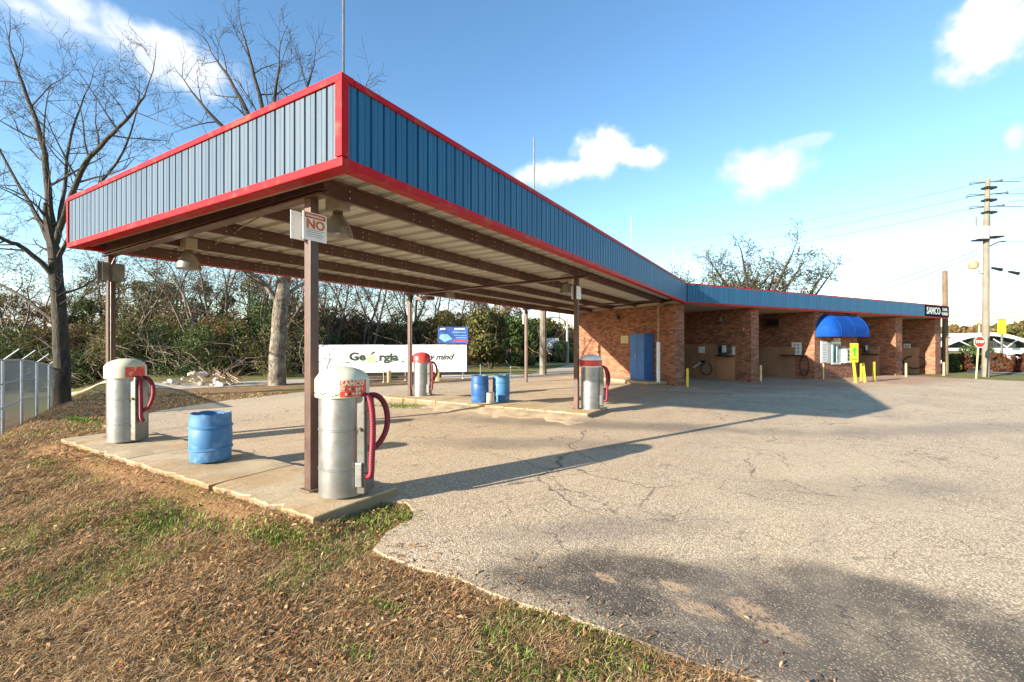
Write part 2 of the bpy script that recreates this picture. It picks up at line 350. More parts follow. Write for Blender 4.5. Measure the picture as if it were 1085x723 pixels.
def asphalt_mat():
    m, t, b = new_mat('asphalt'); co = t.tex()
    nz = t.math('MULTIPLY', t.math('SUBTRACT', t.noise(co, 1.3, 6, .6), .5), 1.6)
    v = t.new('ShaderNodeTexVoronoi'); t.put(v, 'Vector', co); v.inputs['Scale'].default_value = 76; v.inputs['Randomness'].default_value = 1
    sep = t.new('ShaderNodeSeparateColor'); t.put(sep, 0, v.outputs['Color'])
    stone = t.ramp(sep.outputs[0], [(0, (.2, .145, .09)), (.25, (.5, .375, .235)), (.6, (.7, .535, .335)), (.88, (.82, .65, .43)), (1, (.92, .8, .6))])
    gap = t.smap(v.outputs['Distance'], .36, .6)
    col = t.mix(t.math('MULTIPLY', gap, .7), stone, (.2, .15, .1))
    big = t.smap(t.noise(co, .35, 6, .6), .35, .7); col = t.mix(t.math('MULTIPLY', big, .35), col, (.62, .47, .29))
    col = t.mix(t.math('MULTIPLY', t.smap(t.noise(co, 1.9, 7, .65), .56, .78), .5), col, (.2, .16, .12))
    # dark foreground patches with ragged outlines and pale speckle
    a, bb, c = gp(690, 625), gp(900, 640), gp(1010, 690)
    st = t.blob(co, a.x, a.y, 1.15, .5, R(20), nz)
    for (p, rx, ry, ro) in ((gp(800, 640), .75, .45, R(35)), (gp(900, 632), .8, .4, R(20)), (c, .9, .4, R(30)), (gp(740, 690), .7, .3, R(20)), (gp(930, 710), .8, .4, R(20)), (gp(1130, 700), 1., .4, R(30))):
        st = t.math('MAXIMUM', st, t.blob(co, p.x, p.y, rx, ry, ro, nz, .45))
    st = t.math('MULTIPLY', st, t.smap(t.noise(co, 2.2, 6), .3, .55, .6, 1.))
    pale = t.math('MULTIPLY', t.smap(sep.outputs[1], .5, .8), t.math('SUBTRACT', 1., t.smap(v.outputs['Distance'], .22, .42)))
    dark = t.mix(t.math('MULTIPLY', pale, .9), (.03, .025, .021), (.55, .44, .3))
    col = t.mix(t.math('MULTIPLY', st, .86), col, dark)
    nz2 = t.math('MULTIPLY', t.math('SUBTRACT', t.noise(co, 7, 6, .65), .5), 2.6)
    # sandy wash
    for (p, rx, ry) in ((gp(825, 668), .16, .05), (gp(790, 645), .12, .06), (gp(740, 645), .14, .05), (gp(715, 622), .08, .04), (gp(640, 612), .08, .03)):
        col = t.mix(t.math('MULTIPLY', t.math('MULTIPLY', t.blob(co, p.x, p.y, rx*1.2, ry*1.5, R(-20), nz2, .4), t.smap(t.noise(co, 22, 5, .7), .36, .56)), .85), col, (.5, .33, .18))
    col = t.mix(t.math('MULTIPLY', t.blob(co, -4.5, 15, 5.5, 9, 0, nz, .6), .3), col, (.36, .25, .15))
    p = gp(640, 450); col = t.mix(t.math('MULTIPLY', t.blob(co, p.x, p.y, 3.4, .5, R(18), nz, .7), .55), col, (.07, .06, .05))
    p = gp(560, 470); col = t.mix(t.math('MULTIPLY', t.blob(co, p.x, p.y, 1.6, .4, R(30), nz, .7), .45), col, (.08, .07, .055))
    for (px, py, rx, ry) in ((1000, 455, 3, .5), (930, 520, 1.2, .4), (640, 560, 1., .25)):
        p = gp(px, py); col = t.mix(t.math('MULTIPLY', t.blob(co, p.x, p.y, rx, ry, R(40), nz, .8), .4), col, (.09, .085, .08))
    p = cwp_mat(9, -1.2); col = t.mix(t.math('MULTIPLY', t.blob(co, p[0], p[1], 13, 2.0, TH, nz, .5), .8), col, (.34, .19, .11))
    # long tyre-polished and tar-streaked bands, drips
    ln = t.noise(t.vmath('MULTIPLY', t.vmath('ADD', co, (3, 7, 0)), (.55, .12, 1)), 1.3, 6, .6)
    col = t.mix(t.math('MULTIPLY', t.smap(ln, .52, .7), .45), col, (.25, .2, .15))
    dr = t.smap(t.voro(t.vmath('ADD', co, t.vmath('SCALE', t.noise(co, 5, 4, .6, 0, True), .25)), 1.1), .13, .05)
    col = t.mix(t.math('MULTIPLY', t.math('MULTIPLY', dr, t.smap(t.noise(co, .7, 3), .5, .62)), .75), col, (.07, .06, .05))
    col = t.mix(t.math('MULTIPLY', t.smap(t.noise(co, .22, 4), .5, .62), .3), col, (.6, .47, .3))
    # cracks
    cd = t.vmath('ADD', co, t.vmath('SCALE', t.noise(co, .9, 7, .6, 0, True), .8))
    for sc, w in ((.27, .006), (.7, .008), (1.9, .016)):
        cr = t.smap(t.voro(cd, sc, 'DISTANCE_TO_EDGE'), w, w*.25)
        cr = t.math('MULTIPLY', cr, t.smap(t.noise(co, .45+sc*.2, 3), .42 if sc < .5 else .5, .58))
        col = t.mix(t.math('MULTIPLY', cr, .65), col, (.05, .043, .036))
    t.put(b, 'Base Color', col); b.inputs['Roughness'].default_value = .88
    h = t.math('SUBTRACT', t.math('MULTIPLY', t.noise(co, 9, 3), .4), v.outputs['Distance']); bump(t, b, h, .3, .01)
    M['asphalt'] = m
asphalt_mat()
def ground_mat():
    m, t, b = new_mat('soil'); co = t.tex()
    nz = t.math('MULTIPLY', t.math('SUBTRACT', t.noise(co, 1.1, 6, .6), .5), 1.8)
    col = t.mix(t.smap(t.noise(co, 3.5, 8, .65), .35, .65), (.26, .155, .075), (.4, .255, .13))
    col = t.mix(t.math('MULTIPLY', t.smap(t.noise(co, 30, 4, .7), .4, .62), .5), col, (.13, .075, .038))
    gr = t.math('MULTIPLY', t.smap(t.noise(co, .55, 6, .6), .5, .64), .75)
    col = t.mix(gr, col, t.mix(t.noise(co, 24, 3), (.075, .11, .02), (.16, .16, .05)))
    col = t.mix(t.math('MULTIPLY', t.blob(co, -7, 2.48, 3.4, .28, R(3), nz, .7), .75), col, t.mix(t.noise(co, 45, 4), (.17, .09, .04), (.42, .24, .11)))
    far = t.new('ShaderNodeSeparateXYZ'); t.put(far, 0, co)
    d = t.vmath('LENGTH', co); field = t.smap(d, 21, 26)
    fc = t.mix(t.noise(co, .6, 6), (.27, .22, .09), (.1, .12, .035)); col = t.mix(field, col, fc)
    t.put(b, 'Base Color', col); b.inputs['Roughness'].default_value = 1; b.inputs['Specular IOR Level'].default_value = .1
    bump(t, b, t.noise(co, 14, 8, .7), .8, .05); M['soil'] = m
ground_mat()
def leafy(name, stops, trans=.25, rough=.7):
    m, t, b = new_mat(name); g = t.new('ShaderNodeNewGeometry')
    t.put(b, 'Base Color', t.ramp(g.outputs['Random Per Island'], stops)); b.inputs['Roughness'].default_value = rough
    b.inputs['Specular IOR Level'].default_value = .25
    if trans:
        tr_ = t.new('ShaderNodeBsdfTranslucent'); t.l.new(b.inputs['Base Color'].links[0].from_socket, tr_.inputs[0])
        mx = t.new('ShaderNodeMixShader'); mx.inputs[0].default_value = trans
        t.l.new(b.outputs[0], mx.inputs[1]); t.l.new(tr_.outputs[0], mx.inputs[2]); t.l.new(mx.outputs[0], t.n['Material Output'].inputs[0])
    M[name] = m
leafy('dry_grass', [(0, (.2, .11, .045)), (.35, (.37, .22, .095)), (.7, (.55, .36, .17)), (1, (.72, .55, .31))])
leafy('green_grass', [(0, (.09, .14, .02)), (.5, (.16, .24, .03)), (1, (.27, .34, .07))])
leafy('litter', [(0, (.11, .05, .022)), (.4, (.31, .14, .05)), (.75, (.46, .28, .13)), (.96, (.62, .45, .25)), (1, (.3, .06, .035))])
leafy('leaf_green', [(0, (.022, .045, .012)), (.5, (.05, .085, .02)), (1, (.12, .15, .04))])
leafy('leaf_brown', [(0, (.08, .05, .022)), (.5, (.17, .11, .045)), (.85, (.27, .17, .06)), (1, (.1, .13, .04))])
leafy('leaf_olive', [(0, (.05, .055, .016)), (.5, (.1, .1, .03)), (1, (.2, .17, .06))])
leafy('leaf_rust', [(0, (.07, .02, .01)), (.5, (.14, .035, .016)), (1, (.06, .055, .02))])
leafy('leaf_gold', [(0, (.25, .15, .03)), (.5, (.4, .25, .05)), (1, (.16, .13, .04))])
def mesh_mat():                                     # woven privacy mesh on the chain-link fence
    m, t, b = new_mat('chain_mesh'); uv = t.tex('UV')
    s = t.new('ShaderNodeSeparateXYZ'); t.put(s, 0, uv)
    def band(a): return t.smap(t.math('ABSOLUTE', t.math('SUBTRACT', t.math('FRACT', t.math('MULTIPLY', a, 14.)), .5)), .39, .34)
    a = band(t.math('ADD', s.outputs[0], s.outputs[1])); c = band(t.math('SUBTRACT', s.outputs[0], s.outputs[1]))
    hole = t.math('MULTIPLY', a, c)
    t.put(b, 'Base Color', (.45, .5, .55, 1)); b.inputs['Metallic'].default_value = .3; b.inputs['Roughness'].default_value = .5
    t.put(b, 'Alpha', t.math('SUBTRACT', 1., t.math('MULTIPLY', hole, .62))); M['chain_mesh'] = m
mesh_mat()

# ------------------------------------------------------------------ ground, lot, path
random.seed(4); rng = np.random.default_rng(7)
def sheet(name, outline, step, dz, mat, skirt=0, jitter=.0, extra=None):
    pts = []
    n = len(outline)
    for i in range(n):
        a, b = Vector(outline[i][:2]), Vector(outline[(i+1) % n][:2]); L = (b-a).length; k = max(1, int(L/step))
        for j in range(k):
            p = a.lerp(b, j/k)
            if jitter and L < 60: p += Vector((random.uniform(-1, 1), random.uniform(-1, 1)))*jitter
            pts.append(p)
    nb = len(pts); xs = [p.x for p in pts]; ys = [p.y for p in pts]
    gx = np.arange(min(xs), max(xs), extra or 2.0); gy = np.arange(min(ys), max(ys), extra or 2.0)
    co = list(pts)+[Vector((float(x)+random.uniform(-.2, .2), float(y)+random.uniform(-.2, .2))) for x in gx for y in gy]
    r = geometry.delaunay_2d_cdt(co, [], [list(range(nb))], 1, 1e-5)
    vs = [(p.x, p.y, gz(p.x, p.y)+dz) for p in r[0]]
    mb = MB(); mb.add(vs, [f for f in r[2]], True)
    if skirt:
        for i in range(nb):
            a, b = pts[i], pts[(i+1) % nb]; za, zb = gz(*a)+dz, gz(*b)+dz
            mb.add([(a.x, a.y, za), (b.x, b.y, zb), (b.x, b.y, zb-skirt), (a.x, a.y, za-skirt)], [(0, 1, 2, 3), (3, 2, 1, 0)][:1])
    return tag(mb.build(name, mat), kind='structure')
def ground_z(x, y):
    z = gz(x, y)-.035
    z += .075*math.exp(-((y-2.66)/.24)**2)*sstep(-11, -10.3, x)*sstep(-3.2, -3.8, x)
    m = sstep(2.75, 2.2, y)*sstep(-1.5, -4., x)
    return z+m*(.016*math.sin(x*2.3+y*1.7)+.012*math.sin(x*4.1-y*3.3+1)+.008*math.sin(x*7.7+y*6.1))
def terrain():
    xs = np.unique(np.concatenate([np.linspace(-900, -60, 12), np.linspace(-60, -20, 41), np.linspace(-20, 0, 134), np.linspace(0, 60, 61), np.linspace(60, 900, 12)]))
    ys = np.unique(np.concatenate([np.linspace(-300, -20, 8), np.linspace(-20, 0, 21), np.linspace(0, 6, 61), np.linspace(6, 80, 75), np.linspace(80, 1500, 14)]))
    vs = [(x, y, ground_z(x, y)) for y in ys for x in xs]; w = len(xs)
    fs = [(j*w+i, j*w+i+1, (j+1)*w+i+1, (j+1)*w+i) for j in range(len(ys)-1) for i in range(w-1)]
    mb = MB(); mb.add(vs, fs, True); return tag(mb.build('ground', 'soil'), kind='structure')
terrain()
g = lambda px, py: tuple(gp(px, py)[:2])
LOT = [(.6, -6), g(880, 760), g(800, 723), g(640, 668), g(520, 626), g(450, 602), g(404, 586), g(399, 580), g(401, 573), g(412, 564), g(427, 556), g(438, 549), g(440, 541), g(430, 533), (-3.74, 3.5), (-3.8, 3.78), (-10.35, 3.72),
       g(108, 451), g(170, 435), g(240, 424.5), g(340, 413.5), g(420, 409), (-12.3, 16.), (-11.5, 22), (-14, 34), (-6, 46), (4, 36.5), (9.5, 33.2), (24, 26), (42, 20), (40, -6)]
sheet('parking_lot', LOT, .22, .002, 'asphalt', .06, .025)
ROAD = [g(60, 419), g(190, 412), g(325, 405), g(400, 402), g(490, 400.5), g(600, 399.5), (-13, 40), (-17, 41), g(560, 396.5), g(480, 397), g(330, 401), g(190, 406.5), g(60, 412)]
pm('gravel', (.46, .4, .31), (.34, .28, .2), 3, .95, 0, .6, 60, stain=(.25, .19, .12), stain_amt=.5)
sheet('gravel_road', ROAD, .5, -.02, 'gravel', 0, .08)
mb = MB()
for i in range(9):
    a = P3(560+i*80, 391, 34+i*1.5)
mb = MB(); q = [(-8, 52), (60, 24), (66, 33), (-4, 62)]
pm('far_road', (.17, .165, .16), (.13, .13, .125), 2, .9)
sheet('street', q, 2, .0, 'far_road')

# ------------------------------------------------------------------ canopy
XR, XL, Y0, Y1 = -3.4, -10.2, 2.72, 19.2
ZB, ZT = 3.28, 4.11
can = thing('vacuum_canopy', 'long flat drive-under canopy with blue ribbed fascia, red trim and brown posts', 'canopy', (XR, Y0, 0))
def W(x, y): return x-XR, y-Y0
def zdeck(x): return 3.585+(x-XR)/6.8*.12
def rib_panel(wd, h, name, mat, pitch=.235):         # ribbed sheet in local xz, facing -y
    mb = MB(); prof = []; x = 0
    while x < wd-1e-6:
        for (a, dep) in ((0, -.03), (.4*pitch, -.03), (.43*pitch, -.024), (.45*pitch, -.03), (.8*pitch, -.03), (.85*pitch, -.012), (.94*pitch, -.012), (.98*pitch, -.03)):
            if x+a < wd: prof.append((x+a, dep))
        x += pitch
    prof.append((wd, -.03))
    vs = [(p, d, z) for z in (0, h) for (p, d) in prof]; n = len(prof)
    fs = [(i, i+1, n+i+1, n+i) for i in range(n-1)]
    vs += [(p, .012, z) for z in (0, h) for (p, d) in prof]
    fs += [(2*n+i+1, 2*n+i, 3*n+i, 3*n+i+1) for i in range(n-1)]
    fs += [(i+1, i, 2*n+i, 2*n+i+1) for i in range(n-1)]
    return mb.add(vs, fs).mesh(name, mat)
PW = .94
def fascia(parent, a, b, h, mat, z):
    a, b = Vector(a), Vector(b); L = (b-a).length; k = round(L/PW); w = L/k
    me = rib_panel(w-.004, h, 'fascia_panel', mat, w/6); ang = math.atan2(b.y-a.y, b.x-a.x)
    for i in range(k):
        p = a.lerp(b, i/k); link('fascia_panel', me, parent, (p.x, p.y, z), ang)
    return ang
ph = ZT-ZB-.14
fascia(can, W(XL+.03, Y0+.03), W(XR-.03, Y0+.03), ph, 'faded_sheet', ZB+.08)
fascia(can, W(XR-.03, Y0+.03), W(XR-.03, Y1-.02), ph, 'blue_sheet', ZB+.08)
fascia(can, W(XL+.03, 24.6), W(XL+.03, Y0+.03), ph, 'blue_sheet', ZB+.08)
def bar(parent, name, a, b, z0, z1, t, mat, off=0):   # straight bar along a-b with depth t inwards (left of a->b), proud by off
    a, b = Vector((a[0], a[1])), Vector((b[0], b[1])); d = (b-a).normalized(); L = (b-a).length
    m = Matrix.Translation((a.x, a.y, 0)) @ Matrix.Rotation(math.atan2(d.y, d.x), 4, 'Z')
    return MB().box(0, L, -off, t, z0, z1, mat=m).build(name, mat, parent, .006)
c00, c10, c11, c01 = W(XL, Y0), W(XR, Y0), W(XR, Y1), W(XL, 24.6)
bar(can, 'bottom_trim', (c00[0]-.02, c00[1]), (c10[0]+.02, c10[1]), ZB, ZB+.082, .14, 'red_trim', .015)
bar(can, 'top_trim', (c00[0]-.02, c00[1]), (c10[0]+.02, c10[1]), ZT-.066, ZT, .12, 'red_trim', .02)
bar(can, 'bottom_trim', (c10[0], .145), (c11[0], c11[1]-.03), ZB+.003, ZB+.086, .14, 'red_trim', .012)
bar(can, 'top_trim', (c10[0], .125), (c11[0], c11[1]-.03), ZT-.064, ZT-.003, .12, 'red_trim', .017)
bar(can, 'bottom_trim', c01, (c00[0], .145), ZB+.003, ZB+.086, .14, 'red_trim', .012)
bar(can, 'top_trim', c01, (c00[0], .125), ZT-.064, ZT-.003, .12, 'red_trim', .017)
MB().box(-.065, .022, -.022, -.005, ZB+.09, ZT-.068).box(.004, .022, -.004, .055, ZB+.09, ZT-.068).build('corner_trim', 'red_trim', can)
MB().box(c00[0]-.02, c00[0]+.05, -.02, -.004, ZB+.09, ZT-.068).build('corner_trim', 'red_trim', can)
# roof deck: one pressed sheet after another, the seams run across the canopy
dp = .405; nd = int((24.4-Y0-.2)/dp); y = .16
mb = MB(); xa, xb = XL-XR+.1, -.1; za, zb = zdeck(XL+.1), zdeck(XR-.1)
prof = [(0, 0), (.006, -.045), (.03, -.045), (.036, 0), (.2, 0), (.21, -.008), (.23, -.008), (.24, 0), (dp-.003, 0)]
vs_ = []; n_ = len(prof)
for (x, z) in ((xa, za), (xb, zb)): vs_ += [(x, p, z+d) for (p, d) in prof]
for (x, z) in ((xa, za), (xb, zb)): vs_ += [(x, p, z+.02) for (p, d) in prof]
mb.add(vs_, [(i, n_+i, n_+i+1, i+1) for i in range(n_-1)]+[(2*n_+i, 2*n_+i+1, 3*n_+i+1, 3*n_+i) for i in range(n_-1)])
dme = mb.mesh('deck_panel', 'deck_white')
for i in range(nd): link('deck_panel', dme, can, (0, y+i*dp, 0))
# purlins with screw heads
def ibeam(mb, x, z0, z1, ya, yb, fw=.1, tw=.012):
    mb.box(x-fw/2, x+fw/2, ya, yb, z0, z0+.015); mb.box(x-fw/2, x+fw/2, ya, yb, z1-.015, z1); mb.box(x-tw, x+tw, ya, yb, z0+.015, z1-.015)
PX = [-4.4, -5.75, -7.1, -8.45, -9.8]
for i, x in enumerate(PX):
    lx = x-XR; z1 = zdeck(x)-.04; z0 = z1-.18
    mb = MB(); mb.box(lx-.05, lx+.012, .44, 21.6, z0, z0+.012); mb.box(lx, lx+.012, .44, 21.6, z0+.012, z1-.012); mb.box(lx, lx+.07, .44, 21.6, z1-.012, z1)
    pu = mb.build('purlin', 'brown_paint', can)
    sb = MB(); yy = .5
    while yy < 13:
        for zz in (z0+.05, z1-.05):
            if random.random() < .75: sb.box(lx+.012, lx+.02, yy-.008, yy+.008, zz-.008, zz+.008)
        yy += random.choice((.12, .28, .4, .55))
    tag(sb.build('screw_heads', 'screw', pu), kind='stuff')
POSTS = [(-4.42, 3.14), (-9.78, 3.14), (-4.36, 10.3), (-9.78, 10.3), (-9.78, 17.5)]
for y in (3.14, 10.3, 17.5):
    xs_ = (-9.95, -4.05) if y > 4 else (-9.95, -4.2)
    a, b = xs_[0]-XR, xs_[1]-XR; yl = y-Y0
    m = Matrix.Identity(4); mb = MB()
    zl, zr = zdeck(xs_[0])-.3, zdeck(xs_[1])-.3
    for (h0, h1, w) in ((0, .02, .065), (.02, .275 if y < 4 else .06, .012), (.045, .058, .064)):
        mb.add([(a, yl-w, zl+h0), (b, yl-w, zr+h0), (b, yl+w, zr+h0), (a, yl+w, zl+h0), (a, yl-w, zl+h1), (b, yl-w, zr+h1), (b, yl+w, zr+h1), (a, yl+w, zl+h1)],
               [(3, 2, 1, 0), (4, 5, 6, 7), (0, 1, 5, 4), (1, 2, 6, 5), (2, 3, 7, 6), (3, 0, 4, 7)])
    mb.build('cross_beam', 'brown_paint', can)
bar(can, 'edge_beam', (c00[0]+.1, .17), (c10[0]-.1, .17), ZB+.05, ZB+.1, .09, 'tan_edge')
for i, (x, y) in enumerate(POSTS):
    lx, ly = W(x, y); w = .052
    po = MB().box(lx-w, lx+w, ly-w, ly+w, -.05 if y < 17 else -.2, zdeck(x)-.301).build('post', 'post_brown', can, .006)
    MB().box(lx-.09, lx+.09, ly-.09, ly+.09, .12 if y < 17 else 0, .132 if y < 17 else .012).build('base_plate', 'rusty', po)
    if i in (1, 3, 4): MB().tube([(lx+.085, ly-.02, .3), (lx+.085, ly-.02, 3.0), (lx+.1, ly+.02, 3.12), (lx+.22, ly+.05, 3.3)], .014).build('conduit', 'post_brown', po)
    if i == 4: MB().box(lx-.12, lx-.053, ly-.09, ly+.05, 2.55, 2.95).build('switch_box', 'steel_dark', po)
MB().box(-7.0+3.4-3.2, -6.5+3.4-3.2, 8.3, 8.62, 3.1, 3.2).build('junction_box', 'brown_paint', can)
MB().tube([W(-8.3, 4.05)+(3.37,), W(-6.4, 3.6)+(3.4,), W(-4.5, 3.24)+(3.44,)], .012, 6).build('conduit', 'tan_edge', can)
# rods standing on the roof edge
for (px, py0, py1, d) in ((364, 76, -40, 4.25), (566, 200, 146, 10.1), (669, 260, 229, 14.9), (714, 285, 263, 17.6), (720, 292, 272, 18.2)):
    a = P3(px, py0, d); b = P3(px, py1, d); r = .012 if d < 5 else .016
    x, yv = W(a.x, a.y); x = min(x, -.08)
    MB().tube([(x, yv, ZT-.06), (x, yv, b.z)], r, 6).build('roof_rod', 'steel_dark', can)

# ------------------------------------------------------------------ car wash building (local frame: x along the front, y inwards)
cw = thing('car_wash_building', 'low brick self-service car wash with open bays and blue ribbed fascia', 'building', (B0.x, B0.y, 0), TH)
WALLY, BACK, WT = .35, 7.2, 3.3
def SF(px): return on_front(px, 0, WALLY)[0]
SE0, SE1, SP0, SP1, SO0, SO1, SQ0, SQ1, SR0, SR1 = [SF(p) for p in (715, 725, 796, 804, 863, 908, 949, 956, 991, 997)]
LEN = SR1+.06
def fl(s): return -.011*max(0, s)
def wallbox(name, s0, s1, y0, y1, z1=WT, mat='brick', z0=None):
    return MB().box(s0, s1, y0, y1, fl(s1)-.3 if z0 is None else z0, z1).build(name, mat, cw)
wallbox('end_wall', SE0+.02, SE1-.03, 1.0, BACK)
wallbox('pier', SE0, SE1, WALLY, .998)
def cut_part(s0, s1):
    wallbox('pier', s0, s1, WALLY, 1.15); wallbox('partition_wall', s0+.03, s1-.03, 1.152, BACK)
cut_part(SP0, SP1); cut_part(SQ0, SQ1); cut_part(SR0, SR1)
wallbox('office_wall', SO0, SO1, WALLY, BACK)
# bay back walls stop short of the full width; tops close to the roof
MB().box(SE0+.03, LEN, .37, BACK+.1, WT+.002, WT+.12).build('bay_ceiling', 'bay_roof', cw)
MB().box(-.05, LEN+.05, .06, BACK+.3, WT+.45, WT+.5).build('roof', 'bay_roof', cw)
MB().box(SE0+.05, LEN, BACK-.2, BACK-.003, 1.0, WT).build('back_beam', 'brick', cw)
fascia(cw, (.01, 0), (LEN-3.42, 0), ph, 'blue_sheet', ZB+.08)
fascia(cw, (LEN, 0), (LEN, BACK), ph, 'blue_sheet', ZB+.08)
bar(cw, 'bottom_trim', (-.01, -.004), (LEN, -.004), ZB, ZB+.088, .13, 'red_trim', .01)
bar(cw, 'top_trim', (-.01, -.004), (LEN, -.004), ZT-.066, ZT-.002, .13, 'red_trim', .014)
bar(cw, 'soffit', (.05, .14), (LEN, .14), ZB+.03, ZB+.05, .2, 'brown_paint')
# lower wall panels inside the bays
def side_panel(s, y0, y1, z1, mat, t=.03):
    return MB().box(s-t, s-.002, y0, y1, fl(s)-.1, z1).build('wall_panel', mat, cw)
S1, S2, S3, S4 = SP0+.03, SO0, SQ0+.03, SR0+.03
yb = on_side(760, 370, S1)[1]
side_panel(S1, 1.17, yb, 1.15, 'tan_panel', .05); side_panel(S1, yb+.02, BACK-.1, 1.65, 'slate_panel', .03)
side_panel(S2, 1.3, BACK-.1, 1.5, 'slate_panel', .03); side_panel(S3, 1.17, BACK-.1, 1.35, 'slate_panel', .03); side_panel(S4, 1.17, BACK-.1, 1.4, 'tan_panel', .03)
# counters with the wash equipment
def shelf(s, y0, y1, z):
    return MB().box(s-.34, s-.05, y0, y1, z, z+.05).build('counter', 'black', cw)
shelf(S1, max(1.2, on_side(784, 379, S1)[1]), on_side(762, 379, S1)[1], on_side(775, 378, S1)[2])
shelf(S2, on_side(856, 378, S2)[1], on_side(830, 378, S2)[1], 1.05)
shelf(S3, max(1.2, on_side(941, 376, S3)[1]), on_side(915, 376, S3)[1], 1.0)
# office window and shutter
def front_box(name, px0, px1, py0, py1, t, mat, parent=cw, y=WALLY, gap=.002):
    s0, _, z1 = on_front(px0, py0, y-t); s1, _, z0 = on_front(px1, py1, y-t)
    return MB().box(s0, s1, y-t, y-gap, z0, z1).build(name, mat, parent), (s0, s1, z0, z1)
win, (s0, s1, z0, z1) = front_box('window', 881.5, 891, 362, 386, .06, 'white_paint')
MB().box(s0+.12, s1-.06, WALLY-.075, WALLY-.062, z0+.1, z1-.12).build('pane', 'teal_glass', win)
MB().box((s0+s1)/2-.02, (s0+s1)/2+.02, WALLY-.09, WALLY-.076, z0+.1, z1-.12).build('mullion', 'white_paint', win)
front_box('shutter', 876.5, 881, 363, 385, .05, 'sign_grey')
# barrel awning with rounded ends
def awning():
    mb = MB(); vs = []; fs = []; D, Hh = .8, .98; s0, s1, zb = SF(864), 13.75, 2.2; N = 10; K = 8; rows = 9; m = 0
    for i in range(rows+1):
        ph_ = math.pi/2*i/rows; r = max(.02, math.sin(ph_)) if i < rows else 1.; z = zb+Hh*math.cos(ph_)
        row = []
        for k in range(K+1):
            a = math.pi/2*k/K; row.append((s0+D-D*r*math.cos(a), WALLY-.003-D*r*math.sin(a), z))
        for k in range(1, N): row.append((s0+D+(s1-s0-2*D)*k/N, WALLY-.003-D*r, z))
        for k in range(K+1):
            a = math.pi/2*(1-k/K); row.append((s1-D+D*r*math.cos(a), WALLY-.003-D*r*math.sin(a), z))
        m = len(row); vs += row
    for i in range(rows):
        for k in range(m-1): fs.append((i*m+k, i*m+k+1, (i+1)*m+k+1, (i+1)*m+k))
    val = [(x, y, z-.16) for (x, y, z) in vs[-m:]]; o = len(vs); vs += val
    fs += [(o-m+k, o-m+k+1, o+k+1, o+k) for k in range(m-1)]
    a = mb.add(vs, fs, True).build('awning', 'awning', cw)
    fr = MB()
    for k in (K, K+5, m-K-1):
        fr.tube([Vector(vs[i*m+k])+Vector((0, -.006, .004)) for i in range(rows+1)], .012, 5)
    fr.build('awning_rib', 'awning', a)
awning()
# fascia lettering at the far end
sg = MB().box(LEN-3.4, LEN+.02, -.03, .02, ZB+.092, ZT-.07).build('name_board', 'navy', cw)
def front_m(s, z, y=-.036): return facing((s, y, z), (1, 0, 0))
text('lettering', 'SAMCO', .6, 'white_paint', sg, front_m(LEN-2.2, ZB+.42), bold=.014, wx=.92)
text('lettering', 'CAR', .27, 'white_paint', sg, front_m(LEN-.62, ZB+.56), bold=.008, wx=1.3)
text('lettering', 'WASH', .27, 'white_paint', sg, front_m(LEN-.62, ZB+.28), bold=.008, wx=1.15)
def cwp(s, y, z=0):                                # local car wash point -> world
    return Vector((B0.x+s*DX-y*DY, B0.y+s*DY+y*DX, z))
def side_thing(name, label, cat, s, px0, px1, py0, py1, t, mat, group=None, gap=.004):
    """a box fixed to a partition face"""
    a = on_side(px1, py0, s); b = on_side(px0, py1, s)
    y0, y1, z0, z1 = a[1], b[1], b[2], a[2]
    root = thing(name, label, cat, cwp(s, (y0+y1)/2, z0), TH, group)
    hw = (y1-y0)/2
    MB().box(-t, -gap, -hw, hw, 0, z1-z0).build('panel', mat, root, min(.008, t/4)); return root, hw, z1-z0
# bay one
r, hw, h = side_thing('notice_sign', 'white notice sign nearest the pier in the first bay', 'sign', S1, 776, 784.3, 367.5, 376, .02, 'sign_white')
for k in range(4): MB().box(-.026, -.0205, -hw*.75, hw*.6, h*(.2+.17*k), h*(.26+.17*k)).build('print_line', 'sky_blue', r)
r, hw, h = side_thing('coin_box', 'steel coin box with dark keypad above the counter, first bay', 'coin box', S1, 763, 773, 365, 377, .16, 'steel_dark')
MB().box(-.166, -.1605, -hw*.8, hw*.1, h*.3, h*.9).build('face_plate', 'sign_white', r); MB().box(-.17, -.1605, hw*.25, hw*.8, h*.25, h*.8).build('keypad', 'black', r)
r, hw, h = side_thing('price_list', 'pale green instruction board with faded lines in first bay', 'sign', S1, 750, 760, 365.5, 381, .02, 'sign_grey')
for k in range(5): MB().box(-.026, -.0205, -hw*.85, hw*(.85-.15*(k % 3)), h*(.08+.18*k), h*(.14+.18*k)).build('print_line', 'white_paint', r)
side_thing('soap_dispenser', 'small white dispenser box deep in the first bay', 'dispenser', S1, 741.5, 747, 367.5, 374, .1, 'white_paint')
br = thing('foam_brush', 'white handled foam brush leaning diagonally on first bay wall', 'brush', cwp(S1-.1, on_side(740, 386, S1)[1]), TH)
a = on_side(735, 389.5, S1-.1); b = on_side(744, 383, S1-.1)
ym = on_side(740, 386, S1)[1]
MB().tube([(0, a[1]-ym, a[2]), (0, b[1]-ym, b[2])], .035, 8).build('handle', 'white_paint', br)
MB().box(-.08, .06, b[1]-ym-.14, b[1]-ym+.02, b[2]-.06, b[2]+.05).build('brush_head', 'black', br, .01)
